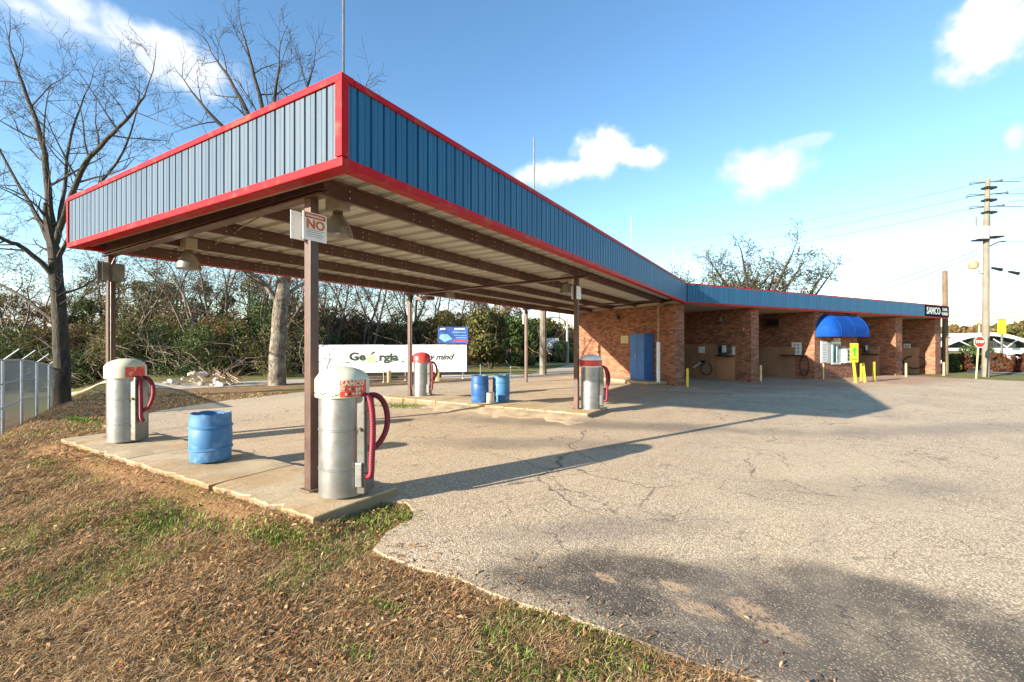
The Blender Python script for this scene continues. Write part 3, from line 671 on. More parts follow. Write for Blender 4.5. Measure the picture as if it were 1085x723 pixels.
def hose_loop(name, label, s, px, py, rx, ry, r=.022):
    pts = []; c = on_side(px, py, s-.08)
    o = thing(name, label, 'hose', cwp(s-.08, c[1], c[2]), TH)
    for k in range(25):
        a = R(-250+k*320/24); pts.append((0, -rx*math.cos(a), ry*math.sin(a)))
    MB().tube(pts, r, 7).build('hose_line', 'hose_black', o)
    MB().tube([(0.08, pts[0][1], pts[0][2]), (-.02, pts[0][1], pts[0][2])], .05, 8).build('hook', 'steel_dark', o); return o
hose_loop('pressure_hose', 'black pressure hose looped on first bay wall beside brush', S1, 748.5, 391, .32, .3)
def flood(name, label, s, px, py):
    c = on_side(px, py, s); o = thing(name, label, 'lamp', cwp(s, c[1], c[2]), TH)
    MB().box(-.1, 0, -.08, .08, -.05, .07).build('mount', 'steel_dark', o)
    MB().lathe([(.05, .1), (.1, .0), (.14, -.1), (.145, -.12)], 16, -.2).build('reflector', 'lamp_shell', o)
    MB().tube([(-.05, 0, .06), (-.2, 0, .09)], .025, 8).build('arm', 'steel_dark', o); return o
flood('bay_lamp', 'small bell lamp high on the first bay wall', S1, 766, 338)
# bay two
r, hw, h = side_thing('rate_sign', 'white rate poster on second bay wall beside the sunlit brick', 'sign', S2, 839, 849.5, 363, 376, .02, 'sign_white')
for k in range(3):
    for q in (-1, 1): MB().box(-.026, -.0205, q*hw*.35-hw*.22, q*hw*.35+hw*.22, h*(.15+.27*k), h*(.34+.27*k)).build('print_block', 'print_grey', r)
r, hw, h = side_thing('heater_box', 'dark brown heater box hung high in the second bay', 'heater', S2, 816.5, 832, 337, 347.5, .5, 'brown_paint')
MB().box(-.512, -.501, -hw*.85, hw*.85, h*.12, h*.85).build('grille', 'black', r)
hose_loop('pressure_hose', 'black hose drooping from counter end in second bay', S2, 852, 388, .22, .5)
# bay three and four
r, hw, h = side_thing('coin_box', 'steel coin box behind the yellow posts in third bay', 'coin box', S3, 916, 922, 365, 375, .16, 'steel_dark')
MB().box(-.166, -.1605, -hw*.7, hw*.2, h*.4, h*.9).build('face_plate', 'sign_white', r); MB().box(-.17, -.1605, hw*.3, hw*.8, h*.2, h*.7).build('keypad', 'black', r)
r, hw, h = side_thing('instruction_sign', 'pale instruction sign on third bay wall above the counter', 'sign', S3, 931, 940, 367.5, 374.5, .02, 'sign_grey')
for k in range(2): MB().box(-.026, -.0205, -hw*.8, hw*.8, h*(.2+.35*k), h*(.42+.35*k)).build('print_line', 'print_grey', r)
flood('bay_lamp', 'small bell lamp high on third bay wall right of awning', S3, 922, 343)
r, hw, h = side_thing('notice_board', 'white framed notice at the left of the last bay', 'sign', S4, 957.5, 965, 364.5, 376, .02, 'sign_white')
for k in range(3): MB().box(-.026, -.0205, -hw*.7, hw*.7, h*(.15+.27*k), h*(.34+.27*k)).build('print_block', 'print_grey', r)
hose_loop('pressure_hose', 'black hose arcing on the wall of the last bay', S4, 969, 384, .6, .4, .03)
# things on the office front
def front_thing(name, label, cat, px0, px1, py0, py1, t, mat):
    s0, _, z1 = on_front(px0, py0, WALLY-t); s1, _, z0 = on_front(px1, py1, WALLY-t)
    o = thing(name, label, cat, cwp((s0+s1)/2, WALLY-.003, z0), TH); w = (s1-s0)/2
    MB().box(-w, w, -t, 0, 0, z1-z0).build('panel', mat, o, .006); return o, w, z1-z0
o, w, h = front_thing('menu_board', 'tall white menu board left of the window under blue awning', 'sign', 870.5, 877, 362, 384, .05, 'sign_white')
for k in range(7): MB().box(-w*.7, w*(.6-.2*(k % 2)), -.056, -.0505, h*(.1+.12*k), h*(.14+.12*k)).build('print_line', 'print_grey', o)
o, w, h = front_thing('change_machine', 'white change machine with round dials right of the window', 'machine', 896, 902.5, 369, 384.5, .25, 'white_paint')
for k in range(3): MB().tube([(-.02, -.25, h*(.25+.25*k)), (-.02, -.262, h*(.25+.25*k))], .09, 14).build('dial', 'black', o)
o, w, h = front_thing('small_plate', 'small pale plate with red edge above the office window', 'sign', 884, 890.5, 358.8, 361.2, .03, 'sign_white')
MB().box(-w*.8, w*.4, -.036, -.0305, h*.3, h*.7).build('print_line', 'sign_red', o)
o, w, h = front_thing('paper_notice', 'small orange paper notice taped on the brick left of dials', 'sign', 892.5, 896, 367, 371, .01, 'pale_yellow')
MB().box(-w*.6, w*.6, -.014, -.0105, h*.4, h*.6).build('print_line', 'print_grey', o)
# end wall under the canopy: cabinet, lamp, box, step, pole
def end_pt(px, py):
    r = on_side(px, py, SE0+.02); return r
def end_thing(name, label, cat, px, py):
    c = end_pt(px, py); return thing(name, label, cat, cwp(SE0+.02, c[1], c[2]), TH)
c0, c1 = end_pt(667.5, 404)[1], end_pt(682, 404)[1]
wcab = c0-c1
cab = thing('storage_cabinet', 'tall blue double-door metal cabinet against the brick wall', 'cabinet', cwp(SE0+.01, (c0+c1)/2-.62, .16), TH)
MB().box(-.55, -.005, -wcab/2, wcab/2, 0, 1.95).build('carcass', 'cabinet_blue', cab, .01)
for q in (-1, 1):
    dr = MB().box(-.572, -.552, min(q*.006, q*(wcab/2-.01)), max(q*.006, q*(wcab/2-.01)), .08, 1.93).build('door', 'cabinet_blue', cab, .004)
    if q > 0: MB().box(-.592, -.573, .05, .08, .9, 1.08).build('handle', 'steel', dr)
stp = thing('concrete_step', 'low cracked concrete step below the blue cabinet', 'step', cwp(SE0-.55, 2.0, 0), TH)
MB().box(-.55, .53, -1.3, 2.6, -.1, .15).build('slab', 'concrete', stp, .02)
pl = thing('downpipe_post', 'thin white post with thicker sleeve standing at the step corner', 'post', gp(697.5, 408.5), TH)
MB().tube([(0, 0, -.05), (0, 0, 3.3)], .035, 10).build('pipe', 'tan_edge', pl)
MB().tube([(0, 0, -.02), (0, 0, 1.75)], .07, 12).build('sleeve', 'white_paint', pl)
MB().box(-.14, .14, -.14, .14, -.05, .1).build('footing', 'concrete', pl, .02)
MB().tube([(0, 0, 3.27), (.5, .15, 3.23)], .04, 8).build('elbow', 'tan_edge', pl)
wl = end_thing('wall_lamp', 'small flood lamp high on brick wall above the cabinet', 'lamp', 656, 337)
MB().box(-.12, -.003, -.1, .1, -.06, .08).build('mount', 'steel_dark', wl); MB().lathe([(.07, .1), (.16, -.08), (.165, -.1)], 16, -.24).build('reflector', 'lamp_shell', wl)
MB().tube([(-.06, 0, .08), (-.24, 0, .11)], .03, 8).build('arm', 'steel_dark', wl)
wb = end_thing('wall_sign', 'small pale sign fixed to brick left of blue cabinet', 'sign', 662, 360)
MB().box(-.02, -.003, -.25, .25, -.17, .17).build('plate', 'pale_yellow', wb)
for k in range(3): MB().box(-.026, -.0205, -.2, .2, -.13+.09*k, -.09+.09*k).build('print_line', 'print_grey', wb)

# ------------------------------------------------------------------ islands
def island(name, label, x0, x1, y0, y1, joints, h=.13):
    o = thing(name, label, 'island', ((x0+x1)/2, (y0+y1)/2, 0)); cx, cy = (x0+x1)/2, (y0+y1)/2
    es = [x0]+joints+[x1]
    for a, b in zip(es, es[1:]):
        bm = bmesh.new(); nx = max(2, int((b-a)/.07)); ny = 5; vs = {}
        mb = MB(); g_ = []
        def pt(i, j, z):
            x = a+.008+(b-a-.016)*i/nx; y = y0+(y1-y0)*j/ny
            if j in (0, ny): y += (random.uniform(-.018, .018)+(.05 if random.random() < .12 else 0)) if j == 0 else random.uniform(-.012, .012)
            if i in (0, nx) and (a == x0 or b == x1): x += random.uniform(-.012, .012)
            return Vector((x-cx, y-cy, z+(random.uniform(-.012, .003) if (z > 0 and (j in (0, ny))) else 0)))
        random.seed(int(a*100)); top = [[pt(i, j, h) for j in range(ny+1)] for i in range(nx+1)]
        vs = [v for row in top for v in row]; w = ny+1
        fs = [(i*w+j, (i+1)*w+j, (i+1)*w+j+1, i*w+j+1) for i in range(nx) for j in range(ny)]
        rim = [i*w for i in range(nx+1)]+[nx*w+j for j in range(1, w)]+[i*w+ny for i in range(nx-1, -1, -1)]+[j for j in range(ny-1, 0, -1)]
        low = [Vector((vs[k].x*1.0, vs[k].y+(.03*random.random() if vs[k].y < 0 else 0), -.1)) for k in rim]; o_ = len(vs); n = len(rim)
        fs += [(o_+k, o_+(k+1) % n, rim[(k+1) % n], rim[k]) for k in range(n)]
        mb.add(vs+low, fs).build('slab', 'concrete', o, .012); bm.free()
    return o
island('near_island', 'long cracked concrete island in front carrying two vacuums and a barrel', -10.45, -3.72, 2.68, 3.72, [-7.85, -5.6], .1)
island('far_island', 'farther concrete island with a broken edge under the canopy', -10.6, -3.85, 9.75, 11.1, [-8.3, -6.1], .11)

def apron():
    rs = random.Random(8); mb = MB(); nx, ny = 60, 9; vs = []
    for i in range(nx+1):
        for j in range(ny+1):
            x = -8.6+4.95*i/nx; f = j/ny; ye = 8.95+.22*math.sin(i*.31)+.12*math.sin(i*.83+1)
            y = ye+(9.79-ye)*f; e = min(1, i/6, (nx-i)/4)
            vs.append((x, y, -.01+e*(.085*f**.7+rs.uniform(-.008, .008)*(f > 0))))
    w = ny+1
    mb.add(vs, [(i*w+j, (i+1)*w+j, (i+1)*w+j+1, i*w+j+1) for i in range(nx) for j in range(ny)], True)
    tag(mb.build('rubble_apron', 'gravel_tan'), kind='structure')
pm('gravel_tan', (.5, .38, .24), (.36, .27, .17), 4, .95, 0, .8, 50, stain=(.24, .16, .09), stain_amt=.7, stain_scale=3)
apron()
# ------------------------------------------------------------------ vacuums
def vacuum(label, x, y, z, cap, hd=.0, scale=1.0, decal=True, hose='A', group='vacuum stations', face=0.):
    o = thing('car_vacuum', label, 'vacuum', (x, y, z), 0, group)
    Rr = .236; o.scale = (1, 1, .955)
    body = MB().lathe([(Rr, 0), (Rr, .28), (Rr+.006, .285), (Rr+.006, .3), (Rr, .305), (Rr, .7), (Rr+.006, .705), (Rr+.006, .72), (Rr, .725), (Rr, 1.09)], 40).build('drum', 'steel', o)
    MB().box(-.012, .012, -Rr-.012, -Rr+.03, .02, 1.07, mat=Matrix.Rotation(R(96), 4, 'Z')).build('seam', 'rusty', body)
    hm = Matrix.Rotation(R(24), 4, 'Z')
    hb = MB().box(.16, .3, -.12, .12, .02, 1.07, mat=hm).build('housing', 'steel_dark', o, .01)
    MB().box(.302, .31, -.085, .085, .3, .9, mat=hm).build('access_door', 'steel', hb)
    MB().tube([hm @ Vector((.25, -.122, .72)), hm @ Vector((.25, -.145, .72))], .02, 8).build('lock', 'rusty', hb)
    (MB().box(.21, .28, -.148, -.122, .1, .36, mat=hm).build('coin_slot', 'steel', hb, .008) if hose == 'A' else None)
    cr = .272
    prof = [(cr-.02, 1.06), (cr, 1.065), (cr, 1.255), (cr-.012, 1.275), (cr*.86, 1.315), (cr*.66, 1.35), (cr*.4, 1.375), (cr*.16, 1.385), (.01, 1.387)]
    cp = MB().lathe(prof, 40).build('cap', cap, o)
    if decal:
        def patch(a0, a1, z0, z1, r, mat, nm):
            n = max(4, int(abs(a1-a0)/R(6))); vs = [(r*math.cos(a0+(a1-a0)*i/n), r*math.sin(a0+(a1-a0)*i/n), z_) for z_ in (z0, z1) for i in range(n+1)]
            vs += [((r-.006)*math.cos(a0+(a1-a0)*i/n), (r-.006)*math.sin(a0+(a1-a0)*i/n), z_) for z_ in (z0, z1) for i in range(n+1)]
            m_ = n+1
            fs = [(i, i+1, m_+i+1, m_+i) for i in range(n)]+[(2*m_+i+1, 2*m_+i, 3*m_+i, 3*m_+i+1) for i in range(n)]
            return MB().add(vs, fs, True).build(nm, mat, cp)
        a0, a1 = face, face+R(62)
        if decal == 'band': patch(R(-180), R(60), 1.09, 1.24, cr+.004, 'cap_red', 'red_band')
        else:
            patch(a0, a1, 1.075, 1.25, cr+.003, 'decal_red', 'decal')
            if decal == 'text':
                ac = a0+R(28)
                def wr(zc): return lambda c: Vector(((cr+.005+c.z)*math.cos(ac+c.x/cr), (cr+.005+c.z)*math.sin(ac+c.x/cr), zc+c.y))
                text('lettering', 'SAMCO', .075, 'decal_text', cp, None, warp=wr(1.215), bold=.002)
                for zc, k in ((1.155, 6), (1.105, 5)):
                    for q in range(k):
                        aa = a0+R(10+q*7.5); wdt = R(random.uniform(2.5, 5)); patch(aa, aa+wdt, zc-.017+random.uniform(0, .01), zc+.015, cr+.0055, random.choice(('decal_text', 'grime', 'decal_text')), 'worn_mark')
                for q in range(16):
                    aa = a0-R(4+q*6); zz = 1.078+random.uniform(0, .03); patch(aa, aa+R(random.uniform(1, 5)), zz, zz+random.uniform(.006, .02), cr+.0045, 'grime', 'worn_mark')
    hv = lambda u, w, z_: hm @ Vector((u-.03, w, z_))
    if hose == 'A':
        h1 = [hv(.27, -.05, 1.075), hv(.33, -.06, 1.08), hv(.38, -.08, 1.02), hv(.41, -.1, .86), hv(.42, -.12, .62), hv(.41, -.13, .38), hv(.41, -.13, .24), hv(.36, -.1, .2), hv(.3, -.06, .22)]
        h2 = [hv(.27, .07, 1.06), hv(.35, .1, 1.07), hv(.43, .11, 1.01), hv(.48, .11, .88), hv(.49, .09, .72), hv(.46, .05, .6), hv(.4, .0, .5), hv(.3, .0, .46)]
    else:
        h1 = [hv(.27, -.04, 1.075), hv(.33, -.05, 1.07), hv(.36, -.06, .95), hv(.37, -.06, .6), hv(.37, -.06, .36), hv(.4, -.03, .33)]
        h2 = [hv(.27, .05, 1.06), hv(.36, .07, 1.06), hv(.47, .05, .95), hv(.52, .02, .8), hv(.5, 0, .66), hv(.43, 0, .55), hv(.37, -.03, .5)]
    def smooth(p):
        for _ in range(3):
            q = [p[0]]
            for a, b in zip(p, p[1:]): q += [a.lerp(b, .25), a.lerp(b, .75)]
            p = q+[p[-1]]
        return p
    for h_ in (h1, h2): MB().tube(smooth(h_), .031, 12).build('hose', 'hose', o)
    if hose == 'A': MB().tube([h1[-1], h1[-1]+Vector((.05, -.04, -.01))], .03, 10).build('nozzle', 'steel', o)
    return o
vf = R(-72)
v2 = gp(362, 521, .13); v1 = gp(133, 470, .13); v3 = gp(454, 419, .15); v4 = gp(632, 431, .15)
vacuum('nearest steel car vacuum with cream cap and red decal beside brown post', -4.04, 3.24, .13, 'cap_cream', decal='text', face=R(-44))
vacuum('steel car vacuum with cream cap at the left end of near island', -9.24, 3.16, .13, 'cap_cream', hose='B', face=R(-20), decal='plain')
vacuum('steel car vacuum with all-red cap on far island left end', -9.55, 10.55, .11, 'cap_red', decal=False, hose='A')
vacuum('steel car vacuum with white dome and red band on far island', -4.12, 10.62, .11, 'white_paint', decal='band', hose='A')
hx = (M['hose'])
# ------------------------------------------------------------------ barrels
def barrel(label, x, y, z, mat, cut=True, r=.265, h=.67):
    o = thing('plastic_barrel', label, 'barrel', (x, y, z), random.uniform(0, 6), 'blue plastic barrels')
    prof = [(r*.94, 0), (r*.97, .02), (r*.97, h*.2), (r*.98, h*.225), (r*1.04, h*.24), (r*1.04, h*.27), (r*.98, h*.285), (r*1., h*.31), (r*1.015, h*.5), (r*1., h*.66), (r*.98, h*.685), (r*1.04, h*.7), (r*1.04, h*.73), (r*.98, h*.745), (r*.975, h*.9), (r*.96, h*.97)]
    n = 36; mb = MB(); vs = []; rs = random.Random(int(x*10))
    for (rr, zz) in prof: vs += [(rr*math.cos(2*math.pi*k/n), rr*math.sin(2*math.pi*k/n), zz) for k in range(n)]
    top = [h*(1+.006*math.sin(k*1.3)+rs.uniform(-.008, .006)-(.09*math.exp(-((k-9)/1.7)**2) if cut else 0)) for k in range(n)]
    vs += [(r*.97*math.cos(2*math.pi*k/n), r*.97*math.sin(2*math.pi*k/n), top[k]) for k in range(n)]
    vs += [(r*.93*math.cos(2*math.pi*k/n), r*.93*math.sin(2*math.pi*k/n), top[k]) for k in range(n)]
    vs += [(r*.91*math.cos(2*math.pi*k/n), r*.91*math.sin(2*math.pi*k/n), .06) for k in range(n)]
    m_ = len(prof)+3; fs = [(i*n+k, i*n+(k+1) % n, (i+1)*n+(k+1) % n, (i+1)*n+k) for i in range(m_-1) for k in range(n)]
    fs.append(tuple((m_-1)*n+k for k in range(n)))
    mb.add(vs, fs, True).build('shell', mat, o)
    lb = MB(); 
    for k in range(10):
        a = random.uniform(0, 6.28); q = random.uniform(0, r*.6); lb.box(q*math.cos(a)-.07, q*math.cos(a)+.07, q*math.sin(a)-.05, q*math.sin(a)+.05, .07+.03*k, .12+.03*k, mat=Matrix.Rotation(random.uniform(-.3, .3), 4, 'X'))
    tag(lb.build('rubbish', 'sign_grey', o), kind='stuff'); return o
b1 = gp(219, 489, .13); barrel('light blue cut-off plastic barrel on the near island', b1.x-.1, b1.y+.1, .13, 'barrel_blue', True, .25, .63)
b2 = gp(508.5, 426, .11); b3 = gp(531, 425, .11)
barrel('darker blue plastic barrel, left of the far pair', b2.x, b2.y, .11, 'barrel_dark', False, .235, .72); barrel('lighter blue plastic barrel, right of the far pair', b3.x, b3.y, .11, 'barrel_blue', False, .235, .72)
bk = gp(519.8, 427.5, .11); o = thing('concrete_block', 'small pale block standing between the two far blue barrels', 'block', bk)
MB().box(-.1, .1, -.09, .09, 0, .28, mat=Matrix.Rotation(YAW, 4, 'Z')).build('block_body', 'stone_rubble', o, .012)
MB().box(-.06, .06, -.05, .05, .281, .285, mat=Matrix.Rotation(YAW, 4, 'Z')).build('block_hole', 'dark_hole', o)

# ------------------------------------------------------------------ signs on the posts, canopy lamps
def post_sign(label, x, y, z, side, mat='sign_white', full=True, w=.29, h=.3, group='signs on posts'):
    o = thing('post_sign', label, 'sign', (x+side*.06, y, z), 0)
    MB().box(-.003, .003, -w/2, w/2, -h/2, h/2).build('plate', mat, o)
    for q in (-1, 1): MB().box(side*-.006 if side > 0 else .003, .0028 if side < 0 else -.003, -.02, .02, q*h*.4-.01, q*h*.4+.01).build('bolt', 'steel_dark', o)
    if full:
        MB().box(.0035, .0055, -w*.42, w*.43, h*.29, h*.46).build('header_band', 'sign_red', o)
        fm = lambda yy, zz: facing((.006, yy, zz), (0, 1, 0))
        text('lettering', 'NO', .135, 'sign_orange', o, fm(.005, .02), bold=.004, wx=1.05)
        for k in range(12):
            yy = -w*.38+k*w*.062; MB().box(.006, .0068, yy, yy+w*.04, h*.34, h*.41).build('header_mark', 'sign_white', o)
        for k in range(4):
            zz = -h*.14-k*h*.075; MB().box(.0035, .0045, -w*.36, w*(.4-.1*(k % 2)), zz, zz+h*.03).build('print_line', 'print_grey', o)
    return o
post_sign('white warning sign reading NO in orange with red header on nearest post', -4.42, 3.14, 2.95, 1)
post_sign('blank white sign on the far side of the nearest post', -4.42, 3.08, 2.96, -1, full=False)
post_sign('small white sign on right face of middle post by red-banded vacuum', -4.36, 10.3, 2.92, 1, w=.27, h=.31, full=False)
post_sign('small white sign on left face of middle post by red-banded vacuum', -4.36, 10.27, 2.92, -1, full=False, w=.27, h=.31)
post_sign('grey-backed sign on the front left post', -9.78, 3.14, 2.9, -1, 'steel_dark', False, w=.32, h=.34); post_sign('grey metal plate on right face of front left post', -9.78, 3.16, 2.9, 1, 'steel_dark', False, w=.3, h=.3)
def lamp(label, x, y, z, sc=1.):
    o = thing('canopy_lamp', label, 'lamp', (x, y, z), R(random.uniform(-6, 6)), 'bell lamps under the canopy')
    MB().box(-.06, .06, -.05, .05, .3, .42).build('junction_box', 'ballast', o, .008)
    MB().box(-.13, .13, -.085, .085, .1, .285).build('ballast_box', 'ballast', o, .015)
    MB().tube([(0, 0, .28), (0, 0, .302)], .025, 8).build('stem', 'steel_dark', o)
    MB().tube([(0, 0, .03), (0, 0, .1)], .06, 12).build('neck', 'rusty', o)
    s = MB().lathe([(.065, .05), (.085, .03), (.13, -.05), (.165, -.13), (.175, -.19), (.18, -.2), (.172, -.198), (.16, -.13), (.12, -.05), (.05, .02)], 28).build('reflector', 'lamp_shell', o)
    MB().lathe([(.03, .0), (.05, -.06), (.05, -.12), (.02, -.17)], 12).build('bulb', 'sign_white', o); return o
def lamp_at(label, px, py, x):
    r = c2w((px-CX)/F, 1); t = x/r.x; return lamp(label, x, t*r.y, CH-(py-HY)/F*t)
lamp_at('bell lamp with ballast box beside the nearest post under canopy', 358, 233, -4.75)
lamp_at('bell lamp with ballast box at the far left canopy corner', 200, 272, -8.3)
lamp_at('small bell lamp just left of the middle post sign', 600, 303, -5.0); lamp_at('small pale bell lamp under the middle of left canopy edge', 476, 309, -9.3)

# ------------------------------------------------------------------ bollards
def bollard(label, px, py, ptop, r=.06, mat='yellow', lean=0., px_top=None):
    r *= .8
    p = gp(px, py); d = Vector((p.x, p.y, 0)).dot(Vector((-SS, CC, 0))); h = (py-ptop)/F*d
    o = thing('bollard', label, 'bollard', p, YAW, 'bollards in front of the wash bays')
    dxp = ((px_top or px)-px)/F*d
    MB().tube([(0, 0, -.1), (dxp, 0, h-.02), (dxp, 0, h)], [r, r, r*.7], 14).build('pipe', mat, o)
    MB().lathe([(r*2, -.02), (r*1.9, .03), (r*1.1, .04)], 14).build('footing', 'concrete', o); return o
bollard('yellow bollard at the left corner of the first bay', 728.5, 411, 390.5)
bollard('pale yellow bollard in front of pier between first two bays', 806, 405, 387, mat='pale_yellow')
bollard('thin faded post below the tall white menu board', 872.5, 403, 385, .035, 'pale_yellow')
bollard('leaning yellow bollard below the green and yellow sign', 907, 406, 384, .07, px_top=904.5)
bollard('left yellow bollard of the close pair in front of third bay', 912.5, 404, 385.5, .06)
bollard('right leaning yellow bollard of the close pair in front of third bay', 917, 405.5, 384.5, .06, px_top=914.5)
bollard('single straight yellow bollard right of the pair, third bay', 926, 404.5, 383.5, .07)
bollard('pale yellow bollard in front of the last bay', 960, 399.5, 385, .06, 'pale_yellow')
bollard('pale bollard at far end of building by wooden pole', 1000, 398, 384, .06, 'pale_yellow')
p = gp(907, 406); d_ = Vector((p.x, p.y, 0)).dot(Vector((-SS, CC, 0)))
o = thing('entry_sign', 'bright yellow sign with green arrow mounted above a leaning bollard', 'sign', P3(905, 384, d_-.06), YAW)
hh = 20/F*d_; MB().box(-.17, .17, -.03, .03, 0, hh).build('plate', 'yellow', o, .01)
MB().box(-.05, .05, -.036, -.031, hh*.3, hh*.62).build('arrow_shaft', 'green_sign', o)
MB().add([(-.13, -.037, hh*.6), (.13, -.037, hh*.6), (0, -.037, hh*.85), (-.13, -.031, hh*.6), (.13, -.031, hh*.6), (0, -.031, hh*.85)], [(0, 1, 2), (5, 4, 3), (0, 3, 4, 1), (1, 4, 5, 2), (2, 5, 3, 0)]).build('arrow_head', 'green_sign', o)
MB().box(-.13, .13, -.036, -.031, hh*.1, hh*.18).build('print_line', 'green_sign', o)

# ------------------------------------------------------------------ painted wall sign and billboard beyond the lot
wa, wb_ = gp(338, 398.5), gp(494.5, 396.5); wd = (wb_-wa); wl_ = Vector((wd.x, wd.y)).length; wang = math.atan2(wd.y, wd.x)
wsn = thing('painted_wall_sign', 'long white wall sign painted Georgia on my mind with a peach', 'wall sign', (wa.x, wa.y, wa.z), wang)
hW = 1.62; np_ = 7
for i in range(np_): MB().box(i*wl_/np_+.006, (i+1)*wl_/np_-.006, -.05, .05, .13+random.uniform(0, .03), hW+random.uniform(-.01, .01)).build('panel', 'white_wall', wsn)
MB().box(0, wl_, -.03, .03, -.2, .13).build('gap_strip', 'black', wsn)  # black strip fills the open gap below the panels, standing in for its shade
for i in range(4): MB().box(i*wl_/3-.05 if i else 0, i*wl_/3+.05, .052, .15, -.3, hW-.05).build('post', 'pole_wood', wsn)
def wx_(px): return (px-338)/(494.5-338)*wl_
def wz_(py): return (398-py)/F*25.0
fw = lambda px, py: facing((wx_(px), -.054, wz_(py)), (1, 0, 0))
def serif(s, px, py, size):
    t_ = text('lettering', s, size, 'letter_green', wsn, fw(px, py), bold=.024, wx=1.18); return t_
serif('Ge', 377, 379, .58); serif('rgia', 409.5, 379.5, .58)
for px in (367.5, 397.5, 412, 424.5): MB().box(wx_(px)-.09, wx_(px)+.09, -.0565, -.0525, wz_(384)-.03, wz_(384)+.02).build('serif', 'letter_green', wsn)
pm_ = MB(); n = 20
pm_.tube([(wx_(391), -.052, wz_(381)), (wx_(391), -.058, wz_(381))], .25, 20, smooth=False); pm_.build('peach_fruit', 'peach', wsn)
MB().tube([(wx_(391), -.056, wz_(376.5)), (wx_(393), -.056, wz_(374)), (wx_(396), -.056, wz_(373.6))], [.02, .045, .01], 6).build('peach_leaf', 'letter_green', wsn)
text('lettering', 'on my mind', .46, 'letter_black', wsn, fw(456, 379.5), shear=.42, bold=.014, wx=1.0)
bd = 31.; bq = P3(480, 364, bd)
bb = thing('billboard', 'small blue billboard with pale fish shape above the white wall sign', 'billboard', (bq.x, bq.y, gz(bq.x, bq.y)), YAW)
bw, z0, z1 = 32/F*bd/2, CH+.0-gz(bq.x, bq.y), CH+17.5/F*bd-gz(bq.x, bq.y)
MB().box(-bw, bw, -.05, .05, z0, z1).build('board', 'board_blue', bb)
for q in (-.6, .6): MB().box(q-.08, q+.08, .052, .2, -.2, z1-.1).build('post', 'pole_wood', bb)
MB().add([(-bw*.9, -.06, z0+.35), (-bw*.55, -.06, z0+.1), (-.05, -.06, z0+.3), (-.35, -.06, z0+.62), (-bw*.8, -.06, z0+.6)]+[(-bw*.9, -.052, z0+.35), (-bw*.55, -.052, z0+.1), (-.05, -.052, z0+.3), (-.35, -.052, z0+.62), (-bw*.8, -.052, z0+.6)], [(0, 1, 2, 3, 4)]+[(i, i+5, (i+1) % 5+5, (i+1) % 5) for i in range(5)]).build('picture', 'sky_blue', bb)
for (a, b, c, h_) in ((.1, .75, .92, .1), (.0, .8, .7, .05), (.1, .85, .5, .05), (.2, .8, .36, .05)):
    k = a
    while k < b: MB().box(k*bw, (k+.07)*bw, -.058, -.052, z0+c*(z1-z0)-h_, z0+c*(z1-z0)).build('print_mark', 'sign_white' if c > .8 else 'sky_blue', bb); k += .1
MB().box(0, bw*.96, -.058, -.052, z0+.14, z0+.24).build('red_stripe', 'cap_red', bb); MB().box(-bw*.85, -bw*.5, -.058, -.052, z1-.2, z1-.1).build('print_mark', 'sign_white', bb)
# low barrier rail with posts between lot and sign
ra, rb = gp(360, 406), gp(500, 402); rl = (rb-ra).length; rang = math.atan2(rb.y-ra.y, rb.x-ra.x)
o = thing('barrier_rail', 'low rusty rail on short pale posts in front of the white wall sign', 'barrier', ra, rang)
MB().box(0, rl*.75, -.03, .03, .12, .24).build('rail', 'rusty', o)
for i, t_ in enumerate((.05, .35, .72)): MB().box(t_*rl-.08, t_*rl+.08, -.09, .09, -.1, .5).build('post', 'pale_yellow', o, .02)
for i, (px, py, pt_) in enumerate(((406.5, 405, 387), (429.5, 403, 387), (490.5, 401, 382), (509, 400, 386), (541, 400, 388))):
    p = gp(px, py); d = Vector((p.x, p.y, 0)).dot(Vector((-SS, CC, 0)))
    o = thing('marker_stake', 'thin dark marker stake, %s from the left beyond the lot' % ('first', 'second', 'third', 'fourth', 'fifth')[i], 'stake', p, YAW, 'marker stakes beyond the lot')
    MB().tube([(0, 0, -.1), (0, 0, (py-pt_)/F*d)], .022, 6).build('rod', 'steel_dark' if i != 4 else 'white_paint', o)
    MB().lathe([(.05, -.02), (.04, .03), (.02, .04)], 8).build('footing', 'stone_rubble', o)

# ------------------------------------------------------------------ chain-link fence, left
FP = [(-28, 381, 9.6), (3, 382, 12), (23, 381.4, 14.4), (39, 384, 16.2), (52, 386.5, 17.8), (64, 391, 19.6)]
fr = thing('chain_link_fence', 'grey chain-link fence with slanted barbed-wire arms at left edge', 'fence', P3(3, 450, 12).xy.to_3d())
f0 = fr.location.copy(); tops = [P3(*q)-f0 for q in FP]
for i, t_ in enumerate(tops):
    w_ = t_+f0; zb = gz(w_.x, w_.y)-.5
    MB().tube([(t_.x, t_.y, zb), (t_.x, t_.y, t_.z)], .035, 10).build('post', 'galv', fr)
    if i > 0: MB().tube([t_, t_+c2w(.38, .05)+Vector((0, 0, .3 if i < 5 else .45))-(c2w(.36, 0) if i == 5 else Vector())], .018, 6).build('barb_arm', 'galv', fr)
for a, b in zip(tops, tops[1:]):
    MB().tube([a, b], .025, 8).build('top_rail', 'galv', fr)
    for dz in (.62, 1.25): MB().tube([a-Vector((0, 0, dz)), b-Vector((0, 0, dz))], .016, 6).build('mid_rail', 'galv', fr)
    n_ = Vector((-(b-a).y, (b-a).x, 0)).normalized()*.02
    MB().add([a+n_-Vector((0, 0, 2.4)), b+n_-Vector((0, 0, 2.4)), b+n_, a+n_], [(0, 1, 2, 3)]).build('mesh_panel', 'chain_mesh', fr)

